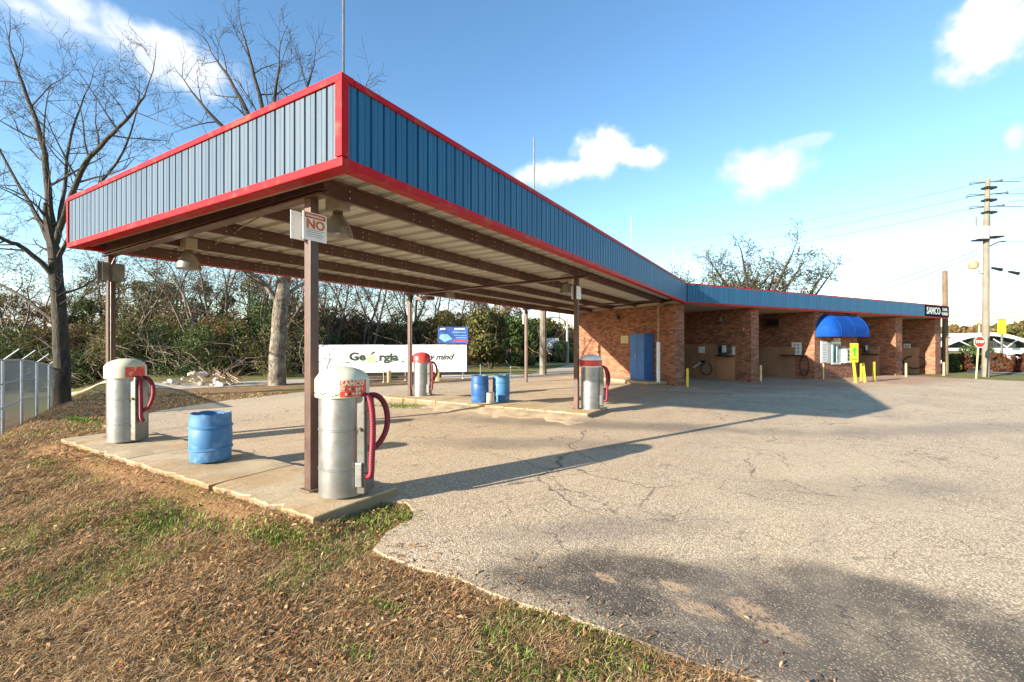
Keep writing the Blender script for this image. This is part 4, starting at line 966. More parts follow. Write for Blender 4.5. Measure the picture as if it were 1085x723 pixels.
# ------------------------------------------------------------------ poles, wires, stop sign at right
pd = 27.; pb = P3(1044.5, 364, pd); pgz = gz(pb.x, pb.y)
up = thing('utility_pole', 'tall grey utility pole with crossarms, transformers and street lamp', 'utility pole', (pb.x, pb.y, pgz), YAW)
def pz(py): return CH-(py-HY)/F*pd-pgz
MB().tube([(0, 0, -.3), (0, 0, 3), (.03, 0, pz(240)), (.12, 0, pz(190))], [.175, .17, .14, .11], 16).build('shaft', 'pole_grey', up)
def pxo(px): return (px-1044.5)/F*pd
for k, (py, l0, l1, sl) in enumerate(((193, -22, 24, 7), (206, -25, 30, 7), (219, -22, 26, 6))):
    MB().tube([(pxo(1047+l0), -.15, pz(py+sl*.5)), (pxo(1047+l1), .5, pz(py-sl*.7))], .03, 6).build('insulator_arm', 'steel_dark', up)
    MB().tube([(pxo(1047+l0*.6), .3, pz(py+sl*.2-3)), (pxo(1047+l1*1.2), -.3, pz(py-sl*.4+4))], .022, 6).build('insulator_arm', 'steel_dark', up)
    MB().box(-.12, .5, -.18, .18, pz(py)-.42, pz(py)-.3, mat=Matrix.Rotation(.0, 4, 'Y')).build('bracket', 'black', up)
    for q in (l0, l1): MB().lathe([(.03, -.06), (.06, -.03), (.06, .03), (.03, .08)], 8, pxo(1047+q), 0).build('insulator', 'steel_dark', up).location = (0, (-.15 if q < 0 else .5), pz(py+(sl*.5 if q < 0 else -sl*.7)))
for (a, b, py0, py1) in ((1032.5, 1043, 241, 254), (1047, 1058, 240, 251)):
    t_ = MB().box(pxo(a), pxo(b), -.3, .2, pz(py1), pz(py0)).build('transformer', 'white_paint', up, .04)
    MB().box(pxo(a)-.02, pxo(b)+.02, -.32, .22, pz(py1)-.08, pz(py1)-.003).build('base', 'black', t_)
    MB().tube([(pxo(a), -.1, pz(py0)+.003), (pxo(a), -.1, pz(py0)+.6)], .03, 6).build('bushing', 'steel_dark', t_)
MB().tube([(.1, 0, pz(262)), (pxo(1056), -.1, pz(257)), (pxo(1064), -.1, pz(256))], .04, 6).build('cable_arm', 'black', up)
MB().tube([(-.15, 0, pz(290)), (pxo(1039), 0, pz(290)), (pxo(1036), 0, pz(286))], .025, 6).build('lamp_arm', 'steel_dark', up)
MB().lathe([(.05, .3), (.22, .18), (.24, -.1), (.2, -.22), (.03, -.25)], 14, 0, 0).build('street_lamp_head', 'tan_edge', up).location = (pxo(1031.5), 0, pz(281))
for (px, py) in ((1056, 285), (1074, 289)): MB().tube([(pxo(px)-.28, 0, pz(py-1)), (pxo(px)+.28, 0, pz(py+1))], [.07, .11], 8).build('splice_box', 'black', up)
wp = P3(1001.5, 364, 30.5); wgz = gz(wp.x, wp.y)
wo = thing('wooden_pole', 'short brown wooden pole standing beside the building end', 'pole', (wp.x, wp.y, wgz), YAW)
wzt = CH-(287-HY)/F*30.5-wgz
MB().tube([(0, 0, -.3), (0, 0, wzt*.5), (-.02, 0, wzt)], [.18, .16, .13], 12).build('shaft', 'pole_wood', wo); MB().tube([(-.02, 0, wzt), (-.02, 0, wzt+.12)], .03, 6).build('pin', 'steel_dark', wo)
MB().box(-.42, .34, .2, .55, .85, 1.75).build('meter_box', 'sign_grey', wo, .02)
# wires
def wire(name, label, a, b, sag, r=.022):
    a, b = Vector(a), Vector(b); pts = [a.lerp(b, k/16)-Vector((0, 0, sag*4*(k/16)*(1-k/16))) for k in range(17)]
    mb = MB().tube([p-a for p in pts], r, 5); o = mb.build(name, 'wire'); o.location = a; return tag(o, label, 'cable', 'overhead cables')
pw = lambda px, py, d: P3(px, py, d)
wire('power_cable', 'upper cable sagging from pole towards building roof', pw(1036, 265, 27), pw(868, 316, 62), .5); wire('power_cable', 'lower cable sagging from pole towards building roof', pw(1036, 270, 27), pw(872, 320, 66), .6)
wire('power_cable', 'upper horizontal cable between wooden pole and right edge', pw(1001, 335, 30.4), pw(1180, 322, 33), .1, .03); wire('power_cable', 'lower horizontal cable between wooden pole and right edge', pw(1001, 341, 30.4), pw(1180, 329, 33), .12, .03)
for k, (pa, pb_) in enumerate(((198, 236), (210, 246), (222, 256))):
    wire('transmission_line', '%s faint transmission line running left from pole crossarms' % ('highest', 'middle', 'lowest')[k], pw(1024, pa, 27), pw(680, pb_+18, 110), 1.2, .012)
    wire('transmission_line', '%s faint transmission line leaving pole to right edge' % ('highest', 'middle', 'lowest')[k], pw(1070, pa-8, 27), pw(1400, pa-60, 40), .3, .012)
wire('service_cable', 'thin cable from transformer arm towards right edge', pw(1064, 256, 27), pw(1300, 246, 30), .2, .016); wire('service_cable', 'thin cable with splice boxes below transformer arm', pw(1050, 284, 27), pw(1200, 314, 30), .1, .012)
# stop sign
sd = 25.5; sp = P3(1034, 364, sd); sgz = gz(sp.x, sp.y)
so = thing('stop_sign', 'red round-looking stop sign on a leaning pale post', 'stop sign', (sp.x, sp.y, sgz), YAW)
sz = CH-(362.5-HY)/F*sd-sgz
MB().tube([(0, 0, -.2), (.13, 0, sz-.3), (.19, 0, sz+.95)], .035, 8).build('post', 'pale_yellow', so)
oc = [(.15+.3*math.cos(R(22.5+45*k)), sz+.3*math.sin(R(22.5+45*k))) for k in range(8)]
def octo(r_, y0, y1):
    vs = [(.17+r_*math.cos(R(22.5+45*k)), y, sz+r_*math.sin(R(22.5+45*k))) for y in (y0, y1) for k in range(8)]
    return MB().add(vs, [tuple(range(8)), tuple(reversed(range(8, 16)))]+[(k, k+8, (k+1) % 8+8, (k+1) % 8) for k in range(8)])
octo(.34, -.05, -.04).build('rim', 'white_paint', so); octo(.31, -.056, -.0505).build('plate', 'stop_red', so)
text('lettering', 'STOP', .2, 'white_paint', so, facing((.17, -.06, sz), (1, 0, 0)), bold=.004)
# far buildings across the street
def far_arch():
    d = 48.; a = P3(1045, 364, d); z0 = gz(a.x, a.y)
    o = thing('arched_canopy', 'large white arched roof canopy across the street behind stop sign', 'building', (a.x, a.y, z0), YAW)
    X0, X1 = (996-1045)/F*d, (1102-1045)/F*d; zt = lambda py: CH-(py-HY)/F*d-z0; n = 24; N = 9
    def arc(k): 
        t_ = k/n; return X0+(X1-X0)*t_, zt(368)+(zt(352.5)-zt(368))*math.sin(math.pi*t_)**.8
    vs = []; fs = []
    for (yy, dz) in ((0, 0), (0, -.35), (10, -.35), (10, 0)): vs += [(arc(k)[0], yy, arc(k)[1]+dz) for k in range(n+1)]
    m = n+1
    for j in range(4):
        j2 = (j+1) % 4; fs += [(j*m+k, j2*m+k, j2*m+k+1, j*m+k+1) for k in range(n)]
    MB().add(vs, fs).build('roof', 'roof_white', o)
    lv = [(arc(k)[0], yy, arc(k)[1]+dz) for (yy, dz) in ((.15, -.37), (9.9, -.37), (9.9, -.4), (.15, -.4)) for k in range(n+1)]
    MB().add(lv, fs).build('shade_liner', 'roof_shade', o)  # dark liner: the shade under the arch is put into its colour
    MB().box(X0, X1, -.05, .1, zt(371.5), zt(369)).build('tie_beam', 'roof_white', o); MB().box(X0+1, X1-1, 1.0, 1.2, zt(369), zt(357)).build('shade_panel', 'roof_shade', o)  # the dark panel stands in for shade inside the arch
    for t_ in (.05, .35, .65, .95): MB().box(X0+(X1-X0)*t_-.1, X0+(X1-X0)*t_+.1, .2, .4, -.2, zt(371)).build('column', 'roof_white', o)
    for (pa, pb_) in ((1012, 1030), (1040, 1031), (1052, 1066), (1078, 1066)): MB().tube([((pa-1045)/F*d, -.08, zt(359.5)), ((pb_-1045)/F*d, -.08, zt(368))], .05, 6).build('brace', 'roof_white', o)
    MB().box(X0+1, X0+5.5, 6, 6.4, 0, 1.9).build('rear_wall', 'cream_wall', o)
    return o
far_arch()
def far_house():
    d = 60.; a = P3(1075, 364, d); z0 = gz(a.x, a.y); zt = lambda py: CH-(py-HY)/F*d-z0; xo = lambda px: (px-1075)/F*d
    o = thing('far_house', 'small grey house with blue window beyond the arched canopy', 'house', (a.x, a.y, z0), YAW)
    MB().box(xo(1067), xo(1096), 0, 5, -.3, zt(376)).build('wall', 'grey_wall', o)
    z1, z2 = zt(376), zt(371.5); x0, x1 = xo(1065), xo(1098); xm = (x0+x1)/2
    MB().add([(x0, -.4, z1), (x1, -.4, z1), (xm, -.4, z2), (x0, 5.4, z1), (x1, 5.4, z1), (xm, 5.4, z2)], [(0, 1, 2), (5, 4, 3), (0, 3, 4, 1), (1, 4, 5, 2), (2, 5, 3, 0)]).build('roof', 'roof_white', o)
    w = MB().box(xo(1072), xo(1076), -.06, -.003, zt(383), zt(377)).build('window', 'white_paint', o); MB().box(xo(1072.4), xo(1075.6), -.08, -.061, zt(382.6), zt(377.4)).build('pane', 'cabinet_blue', w)
    d2 = MB().box(xo(1078), xo(1081), -.06, -.003, zt(384), zt(377)).build('window', 'white_paint', o); MB().box(xo(1078.4), xo(1080.6), -.08, -.061, zt(383.6), zt(377.4)).build('pane', 'sign_grey', d2)
    d = 56.; a = P3(1058, 364, d); z0 = gz(a.x, a.y); zt = lambda py: CH-(py-HY)/F*d-z0; xo = lambda px: (px-1058)/F*d
    o = thing('cream_kiosk', 'small cream kiosk with yellow hip roof behind utility pole', 'kiosk', (a.x, a.y, z0), YAW)
    MB().box(xo(1052), xo(1066), 0, 3, -.3, zt(379)).build('wall', 'cream_wall', o)
    x0, x1 = xo(1050), xo(1068); z1, z2 = zt(379), zt(373.5); xm0, xm1 = xo(1056), xo(1062)
    MB().add([(x0, -.3, z1), (x1, -.3, z1), (x1, 3.3, z1), (x0, 3.3, z1), (xm0, 1.5, z2), (xm1, 1.5, z2)], [(0, 1, 5, 4), (1, 2, 5), (2, 3, 4, 5), (3, 0, 4), (3, 2, 1, 0)]).build('roof', 'cream_wall', o)
    MB().box(xo(1057), xo(1061), -.05, -.003, 0, zt(381)).build('door', 'letter_green', o)
far_house()
yd = 44.; ya_ = P3(1061.5, 364, yd); z0 = gz(ya_.x, ya_.y); zt = lambda py: CH-(py-HY)/F*yd-z0
o = thing('yellow_pole_sign', 'bright yellow box sign on a pole above the arched canopy', 'sign', (ya_.x, ya_.y, z0), YAW)
MB().box(-.36, .36, -.08, .08, zt(354.5), zt(338.5)).build('box', 'yellow', o, .05); MB().tube([(0, 0, -.2), (0, 0, zt(353.6))], .09, 8).build('post', 'steel_dark', o)
MB().tube([(-.2, 0, zt(339.4)), (-.25, 0, zt(336))], .1, 8).build('finial', 'pale_yellow', o)
# things seen past the left end of the building
def thin_pole(name, label, px, py, pt_, d, r, mat='pole_grey', arm=None, cat='pole'):
    a = P3(px, py, d); z0 = gz(a.x, a.y); o = thing(name, label, cat, (a.x, a.y, z0), YAW); h = CH-(pt_-HY)/F*d-z0
    MB().tube([(0, 0, -.2), (0, 0, h)], [r, r*.8], 10).build('shaft', mat, o)
    if arm:
        MB().tube([(0, 0, h-.3), (arm*.5, 0, h+.15), (arm, 0, h+.1)], .05, 6).build('arm', 'steel_dark', o); MB().box(arm-.35, arm+.25, -.15, .15, h-.02, h+.12).build('luminaire', 'steel_dark', o, .03)
    return o
thin_pole('utility_pole', 'plain wooden utility pole seen under canopy left of brick wall', 575.5, 396, 250, 25, .2, 'pole_grey')
thin_pole('street_light', 'dark twin-head floodlight pole touching the brick wall edge', 601, 385, 338, 40, .14, 'steel_dark', -1.6); thin_pole('street_light', 'slim street light pole left of the floodlight pole', 592.5, 383, 290, 52, .1, 'steel_dark', -5., cat='street light')
d = 46.; a = P3(585.5, 364, d); z0 = gz(a.x, a.y); zt = lambda py: CH-(py-HY)/F*d-z0; o = thing('roadside_sign', 'pale roadside sign board with dark marks beyond the far lot', 'sign', (a.x, a.y, z0), YAW)
MB().box(-.62, .62, -.08, .08, zt(371), zt(358.5)).build('board', 'sign_white', o); MB().box(-.55, .9, -.1, .1, zt(374.5), zt(372.5)).build('lower_board', 'sign_white', o)
for (xx, zz) in ((-.3, .3), (.05, .5), (.25, .2), (-.1, .75)): MB().box(xx-.15, xx+.12, -.088, -.081, zt(371)+zz-.08, zt(371)+zz+.06).build('print_mark', 'print_grey', o)
for q in (-.5, .5): MB().box(q-.06, q+.06, .082, .2, -.2, zt(359)).build('post', 'steel_dark', o)

# ------------------------------------------------------------------ trees and undergrowth
class Grow:
    def __init__(s, seed): s.r = random.Random(seed); s.trunk = MB(); s.crown = MB(); s.tips = []
    def limb(s, pts, r0, r1, n=8, trunk=True, kids=0, lvl=2, klen=1.5, t0=.3, kr=.45):
        pts = [Vector(p) for p in pts]
        for _ in range(2):
            q = [pts[0]]
            for a, b in zip(pts, pts[1:]): q += [a.lerp(b, .3), a.lerp(b, .7)]
            pts = q+[pts[-1]]
        m = len(pts)-1; rs = [r0+(r1-r0)*i/m for i in range(m+1)]
        pts = [p+Vector((s.r.uniform(-1, 1), s.r.uniform(-1, 1), s.r.uniform(-1, 1)))*rs[i]*(.25 if r0 < .2 else .07) if 0 < i else p for i, p in enumerate(pts)]
        (s.trunk if trunk else s.crown).tube(pts, rs, n, cap=False)
        for k in range(kids):
            t = t0+(1-t0)*(k+s.r.random())/kids; i = min(m-1, int(t*m)); f = t*m-i
            p = pts[i].lerp(pts[i+1], f); d = (pts[i+1]-pts[i]).normalized(); rr = (rs[i]*(1-f)+rs[i+1]*f)
            s.branch(p, s.side(d, 35, 75), klen*(1.15-.6*t)*s.r.uniform(.7, 1.2), rr*kr, lvl)
        s.branch(pts[-1], (pts[-1]-pts[-2]).normalized(), klen*.8, r1, lvl)
    def side(s, d, a0, a1):
        ax = d.orthogonal().normalized(); ax = Matrix.Rotation(s.r.uniform(0, 6.283), 3, d) @ ax
        return (Matrix.Rotation(R(s.r.uniform(a0, a1)), 3, ax) @ d).normalized()
    def branch(s, p, d, L, r, lvl):
        if lvl < 0 or L < .08: s.tips.append(p); return
        n = 5 if lvl >= 2 else 4 if lvl == 1 else 3; seg = 4 if lvl >= 1 else 3
        r = max(r, .006*s.tw); pts = [p]; rs = [r]; q = p.copy(); dd = d.copy()
        for i in range(seg):
            dd = (dd+Vector((s.r.uniform(-1, 1), s.r.uniform(-1, 1), s.r.uniform(-.7, 1.1)))*.22).normalized(); q = q+dd*L/seg; pts.append(q.copy()); rs.append(max(.004*s.tw, r*(1-.75*(i+1)/seg)))
        s.crown.tube(pts, rs, n, cap=False, smooth=False)
        s.tips.append(pts[-1])
        k = s.kn[lvl] if lvl < len(s.kn) else 4
        for j in range(k):
            t = .25+.75*(j+s.r.random())/k; i = min(seg-1, int(t*seg)); b = pts[i].lerp(pts[i+1], t*seg-i)
            s.branch(b, s.side((pts[i+1]-pts[i]).normalized(), 28, 65), L*s.r.uniform(.38, .68), rs[i]*.55, lvl-1)
    tw = 1.; kn = (3, 4, 4)
def leaves_at(pts, size, rs, per=3, spread=.25):
    pts = np.array([tuple(p) for p in pts], np.float32); pts = np.repeat(pts, per, 0); n = len(pts)
    c = pts+rs.normal(0, spread, (n, 3)); return leaf_quads(c, size, rs)
def leaf_quads(c, size, rs):
    n = len(c); a = rs.normal(size=(n, 3)); a /= np.linalg.norm(a, axis=1)[:, None]
    b = np.cross(a, rs.normal(size=(n, 3))); b /= np.linalg.norm(b, axis=1)[:, None]
    sz = (size*rs.uniform(.6, 1.3, n))[:, None]
    v = np.stack([c-a*sz, c+b*sz*.45, c+a*sz, c-b*sz*.45], 1).reshape(-1, 3); return v
def quads_mesh(name, v, mats, mi=None):
    n = len(v)//4; me = bpy.data.meshes.new(name); me.vertices.add(len(v)); me.vertices.foreach_set('co', v.astype(np.float32).ravel())
    me.loops.add(n*4); me.loops.foreach_set('vertex_index', np.arange(n*4, dtype=np.int32)); me.polygons.add(n)
    me.polygons.foreach_set('loop_start', np.arange(0, n*4, 4, dtype=np.int32)); me.polygons.foreach_set('loop_total', np.full(n, 4, np.int32))
    for m in mats: me.materials.append(M[m])
    if mi is not None: me.polygons.foreach_set('material_index', mi.astype(np.int32))
    me.update(calc_edges=True); me.validate(); return me
def finish(gr, label, base, bark, twig, group=None, leaf=None, name='bare_tree'):
    o = thing(name, label, 'tree', base, 0, group); b = Vector(base)
    for mb, nm, mt in ((gr.trunk, 'trunk', bark), (gr.crown, 'crown', twig)):
        mb.v = [tuple(Vector(v)-b) for v in mb.v]
        me = bpy.data.meshes.new(nm); me.from_pydata(mb.v, [], mb.f); me.materials.append(M[mt]); me.polygons.foreach_set('use_smooth', mb.sm); link(nm, me, o)
    if leaf:
        mat, size, per, spread = leaf; v = leaves_at([t-b for t in gr.tips], size, np.random.default_rng(len(gr.tips)), per, spread); link('foliage', quads_mesh('foliage', v, [mat]), o)
    return o
# the big bare tree at the left
D1 = 13.5
t = Grow(11); t.tw = .75; t.kn = (2, 4, 4, 3)
q = lambda px, py, dd=0.: P3(px, py, D1+dd)
base = q(66, 432); base.z = gz(base.x, base.y)-.2
t.limb([base, q(66, 400), q(65, 360), q(61, 310), q(57, 262)], .21, .15, 14, kids=6, lvl=2, klen=1.6, t0=.35, kr=.25)
t.limb([q(57, 264), q(51, 190, .3), q(44, 143, .6), q(25, 93, .9), q(11, 52, 1.)], .11, .022, 9, kids=11, lvl=3, klen=2.0, t0=.15)
t.limb([q(57, 262), q(83, 182, -.4), q(110, 150, -.8), q(136, 126, -1), q(153, 102, -1.)], .085, .02, 8, kids=10, lvl=3, klen=1.8, t0=.2)
t.limb([q(60, 250), q(70, 190, .8), q(72, 150, 1.2), q(90, 100, 1.6)], .065, .018, 7, kids=9, lvl=3, klen=1.8, t0=.2)
t.limb([q(62, 300), q(30, 262, -.5), q(0, 255, -1.), q(-40, 220, -1.5)], .085, .025, 7, kids=7, lvl=3, klen=1.8, t0=.3)
t.limb([q(63, 345), q(30, 318, .5), q(0, 300, 1.), q(-40, 285, 1.3)], .06, .02, 7, kids=6, lvl=3, klen=1.6, t0=.3)
t.limb([q(58, 270), q(35, 220, .8), q(12, 185, 1.5), q(-20, 120, 2.)], .075, .02, 7, kids=8, lvl=3, klen=1.8, t0=.25)
t.limb([q(60, 280), q(90, 215, 1.), q(113, 186, 1.), q(133, 160, 1), q(145, 118, 1.2)], .06, .018, 7, kids=8, lvl=3, klen=1.6, t0=.25)
finish(t, 'large leafless tree with dark forked trunk behind the left fence', base, 'bark_dark', 'twig')
# sycamore behind the canopy
D2 = 19.
t = Grow(5); t.tw = 1.2; t.kn = (2, 4, 4); q = lambda px, py, dd=0.: P3(px, py, D2+dd)
base = q(293, 410); base.z = gz(base.x, base.y)-.2
t.limb([base, q(294, 380), q(297, 330), q(301, 285), q(298, 235), q(290, 190)], .36, .2, 16, kids=3, lvl=2, klen=2., t0=.75, kr=.2)
t.limb([q(296, 325), q(286, 305, -.3), q(270, 292, -.6), q(255, 285, -1.)], .13, .05, 8, kids=4, lvl=2, klen=1.7)
t.limb([q(300, 318), q(312, 305, .3), q(325, 300, .6), q(345, 280, .9)], .1, .04, 8, kids=4, lvl=2, klen=1.7)
for pts in ([(290, 190, 0), (268, 130, .3), (245, 85, .6), (228, 62, .6)], [(291, 195, 0), (255, 150, -.5), (228, 128, -1), (203, 97, -1.)], [(290, 190, 0), (280, 120, .5), (268, 75, .5), (259, 40, .6)],
            [(292, 195, 0), (290, 140, -.6), (291, 100, -.8), (296, 70, -1)], [(294, 200, 0), (312, 140, .4), (322, 105, .6), (330, 78, .6)], [(292, 200, 0), (335, 160, -.3), (355, 130, -.5), (375, 110, -.6)]):
    t.limb([q(*p) for p in pts], .12, .03, 8, kids=6, lvl=2, klen=1.9, t0=.25, trunk=False)
finish(t, 'pale-barked sycamore with thick straight trunk rising behind the canopy', base, 'bark_syc', 'twig')
# thicket trees: three master trees, copied
def small_tree(seed, h, stems, twig, leaf=None, lean=.4, bark='twig_grey'):
    t = Grow(seed); t.tw = 1.7; t.kn = (3, 4, 4)
    for k in range(stems):
        a = t.r.uniform(0, 6.28); l = lean*h*t.r.uniform(.3, 1); hh = h*t.r.uniform(.7, 1); wv = lambda: t.r.uniform(-.06, .06)*h
        t.limb([(0, 0, -.3), (.15*l*math.cos(a)+wv(), .15*l*math.sin(a)+wv(), hh*.25), (.35*l*math.cos(a)+wv(), .35*l*math.sin(a)+wv(), hh*.45), (.6*l*math.cos(a)+wv(), .6*l*math.sin(a)+wv(), hh*.68), (l*math.cos(a), l*math.sin(a), hh*.88)], .1*h/8, .025, 7, kids=11, lvl=2, klen=h*.27, t0=.2)
    return finish(t, 'x', (0, 0, 0), bark, twig, leaf=leaf)
protos = [small_tree(21, 8.5, 2, 'twig_grey'), small_tree(22, 9.5, 3, 'twig', ('leaf_brown', .07, 1, .15)), small_tree(23, 7.5, 2, 'twig_grey', ('leaf_olive', .07, 2, .16)), small_tree(24, 8, 3, 'twig')]
spots = [  # px, depth, scale, kind, label
    (20, 27, .95, 1, 'vine-hung brown tree behind the fence, left edge'), (92, 30, 1.0, 2, 'olive-leaved tree between big bare tree and front left post'), (140, 27, .95, 2, 'dense olive-leaved tree right of the front left post'),
    (172, 31, 1., 0, 'grey bare tree behind the left corner lamp'), (208, 26, .95, 3, 'dark multi-stem bare tree below the far left lamp'), (236, 29, 1.05, 0, 'fan-shaped grey bare tree, centre of the view between front posts'),
    (262, 33, 1., 1, 'brown-leaved tree just left of the sycamore trunk'), (318, 30, .9, 1, 'brown-leaved tree just right of the sycamore trunk'), (352, 33, .95, 1, 'tawny tree above the left end of white wall sign'),
    (392, 34, 1.05, 1, 'tawny bushy tree above the Georgia lettering'), (418, 36, 1.0, 0, 'grey bare tree above the middle of the white wall sign'), (452, 37, 1.15, 3, 'dark forked bare tree left of the blue billboard'),
    (500, 40, 1.05, 0, 'spreading grey bare tree right of the blue billboard'), (-40, 24, .9, 0, 'grey bare tree past the left picture edge'),
    (55, 31, 1.05, 3, 'dark bare tree in thicket directly behind the big left tree'), (118, 33, 1.1, 0, 'grey bare tree in thicket directly behind the front left post'), (190, 34, 1.1, 3, 'dark bare tree in thicket above the rubble heap'),
    (222, 34, 1.1, 1, 'brown-leaved tree in thicket right of the rubble heap'), (282, 27, .9, 3, 'dark bare tree touching left side of the sycamore trunk'), (338, 36, 1.1, 0, 'grey bare tree seen just right of the nearest post'),
    (372, 36, 1.1, 3, 'dark bare tree above the letter G of the wall sign'), (432, 40, 1.2, 1, 'brown-leaved tree right behind the far left post'), (475, 44, 1.2, 0, 'grey bare tree directly behind the blue billboard')]
used = set()
for (px, d, sc, kd, lb) in spots:
    p = P3(px, 364, d); o = protos[kd] if kd not in used else copy_tree(protos[kd]); used.add(kd)
    o.location = (p.x, p.y, gz(p.x, p.y)); o.rotation_euler.z = random.uniform(0, 6.28); o.scale = (sc, sc, sc*random.uniform(.92, 1.08)); tag(o, lb, 'tree', 'trees of the thicket beyond the lot')
# oaks behind the car wash
oak = Grow(31); oak.tw = 4.5; oak.kn = (2, 4, 4)
for k in range(8):
    a = k*.85+.3; l = 3.6+1.6*oak.r.random(); hh = 8.2+2.2*oak.r.random()
    oak.limb([(0, 0, 2.5+.15*k), (.3*l*math.cos(a), .3*l*math.sin(a), hh*.55), (.7*l*math.cos(a), .7*l*math.sin(a), hh*.8), (l*math.cos(a), l*math.sin(a), hh)], .22, .06, 7, kids=8, lvl=2, klen=2.3, t0=.2)
oak.limb([(0, 0, -.5), (0, 0, 2), (.1, 0, 4)], .45, .3, 10, kids=0, lvl=-1)
ok = finish(oak, 'x', (0, 0, 0), 'bark_dark', 'twig', leaf=('leaf_olive', .11, 1, .3), name='oak_tree')
for i, (px, d, sc, lb) in enumerate(((800, 58, 1.25, 'largest bare oak behind roof, between bends in fascia'), (766, 60, 1.08, 'round bare oak behind roof, left of largest oak'), (836, 60, 1.1, 'bare oak behind roof, right of the largest oak'), (744, 62, 1.0, 'smallest bare oak, leftmost behind the roof'))):
    p = P3(px, 364, d); o = ok if i == 0 else copy_tree(ok); o.location = (p.x, p.y, gz(p.x, p.y)); o.rotation_euler.z = i*1.7; o.scale = (sc, sc, sc); tag(o, lb, 'tree', 'oaks behind the car wash')
# evergreen bushes that stand out
def bush_pts(n, rx, ry, rz, rs, lumps=9):
    c = rs.uniform(-1, 1, (lumps, 3))*np.array([rx*.62, ry*.62, rz*.42])+np.array([0, 0, rz*.5]); r = rs.uniform(.28, .5, lumps)*min(rx, rz)
    k = rs.integers(0, lumps, n); d = rs.normal(size=(n, 3)); d /= np.linalg.norm(d, axis=1)[:, None]
    p = c[k]+d*(r[k]*rs.uniform(.55, 1.05, n)**.6)[:, None]*np.array([1, 1, .95]); p[:, 2] = np.maximum(p[:, 2], rs.uniform(0, .25, n)); return p
def bush(label, px, d, rx, rz, mat, n=5000, size=.13, name='evergreen_bush', cat='bush', seed=1, group=None):
    rs = np.random.default_rng(seed); p = P3(px, 364, d); o = thing(name, label, cat, (p.x, p.y, gz(p.x, p.y)), YAW, group)
    link('foliage', quads_mesh('foliage', leaf_quads(bush_pts(n, rx, rx*.7, rz, rs), size, rs), [mat]), o)
    mb = MB()
    for k in range(5): a = k*1.3; mb.tube([(0, 0, -.2), (.3*rx*math.cos(a), .2*rx*math.sin(a), rz*.4), (.55*rx*math.cos(a), .4*rx*math.sin(a), rz*.75)], [.07, .05, .02], 5)
    mb.build('stem', 'twig', o); return o
bush('big dark evergreen bush right of the white wall sign', 520, 31, 2.0, 4.2, 'leaf_olive', 7000, .14, seed=2)
bush('green evergreen bush left of the red-brown far post', 546, 36, 2.1, 4.2, 'leaf_green', 6000, .14, seed=3)
bush('brownish bush between far post and plain wooden pole', 568, 50, 2.2, 4., 'leaf_olive', 4000, .2, seed=4); bush('low dark bush below the pale roadside sign', 588, 54, 2.6, 2.6, 'leaf_green', 4000, .2, seed=5)
bush('golden autumn tree peeking above the blue billboard', 484, 44, 2.2, 5.0, 'leaf_gold', 4000, .2, 'autumn_tree', 'tree', seed=6)
bush('rust-red hedge left of the stop sign post', 1022, 33, 1.0, 1.15, 'leaf_rust', 3500, .08, 'hedge', 'hedge', seed=7, group='hedges by the street'); bush('dark green hedge beside the wooden pole', 1010, 32.5, .8, 1.2, 'leaf_green', 3000, .08, 'hedge', 'hedge', seed=8, group='hedges by the street')
bush('rust-red hedge right of the tall utility pole', 1058, 33, .75, 1.2, 'leaf_rust', 3000, .08, 'hedge', 'hedge', seed=9, group='hedges by the street'); bush('rust-red hedge at the right picture edge', 1080, 32.5, 1.0, 1.3, 'leaf_rust', 3500, .08, 'hedge', 'hedge', seed=10, group='hedges by the street')
bush('green shrub behind the hedges and stop sign', 1036, 37, 1., 2.4, 'leaf_green', 2500, .12, 'shrub', 'bush', seed=12)
# hazy tree line far behind the right side and behind the field
def mass(name, spots_, mats, per, size, seed):
    rs = np.random.default_rng(seed); vs = []; mi = []
    for (px, d, rx, rz, m) in spots_:
        p = P3(px, 364, d); z = gz(p.x, p.y); pts = bush_pts(int(per*rx), rx, rx*.8, rz, rs); v = leaf_quads(pts, size*d/30, rs)
        vs.append(v+np.array([p.x, p.y, z])); mi.append(np.full(len(pts), m))
    me = quads_mesh(name, np.concatenate(vs), mats, np.concatenate(mi)); return tag(link(name, me), kind='stuff')
rr = random.Random(3); sp_ = []
for px in range(-60, 600, 14):
    if px < 345: d = rr.uniform(23.5, 27) if px < 300 else rr.uniform(26, 30)
    elif px < 500: d = rr.uniform(34, 38.5)
    else: d = rr.uniform(40, 52)
    for lay in range(3 if px < 330 else 2):
        rx = rr.uniform(1.1, 2.0)*d/26; rz = rr.uniform(1.8, 3.4)*d/26*(1+.55*lay)*(.42 if px > 552 else .75 if px > 500 else .72 if px > 330 else 1); m = rr.choices((0, 1, 2), (.42, .28, .3) if lay == 0 and px < 330 else (.12, .5, .38))[0]
        sp_.append((px+rr.uniform(-8, 8), d+lay*2.5, rx, rz, m))
u = mass('undergrowth', sp_, ['leaf_green', 'leaf_brown', 'leaf_olive'], 2300, .075, 5); tag(u, 'dense tangled green and brown undergrowth along the far lot edge', 'undergrowth')
sp_ = [(px, rr.uniform(150, 190), rr.uniform(8, 13), rr.uniform(5, 9), rr.choice((1, 1, 1, 2))) for px in list(range(560, 620, 8))+list(range(985, 1120, 9))+list(range(330, 560, 12))]
u = mass('distant_woods', sp_, ['leaf_green', 'leaf_brown', 'leaf_olive'], 160, .2, 6); tag(u, 'distant brown winter woods on the horizon', 'woods')
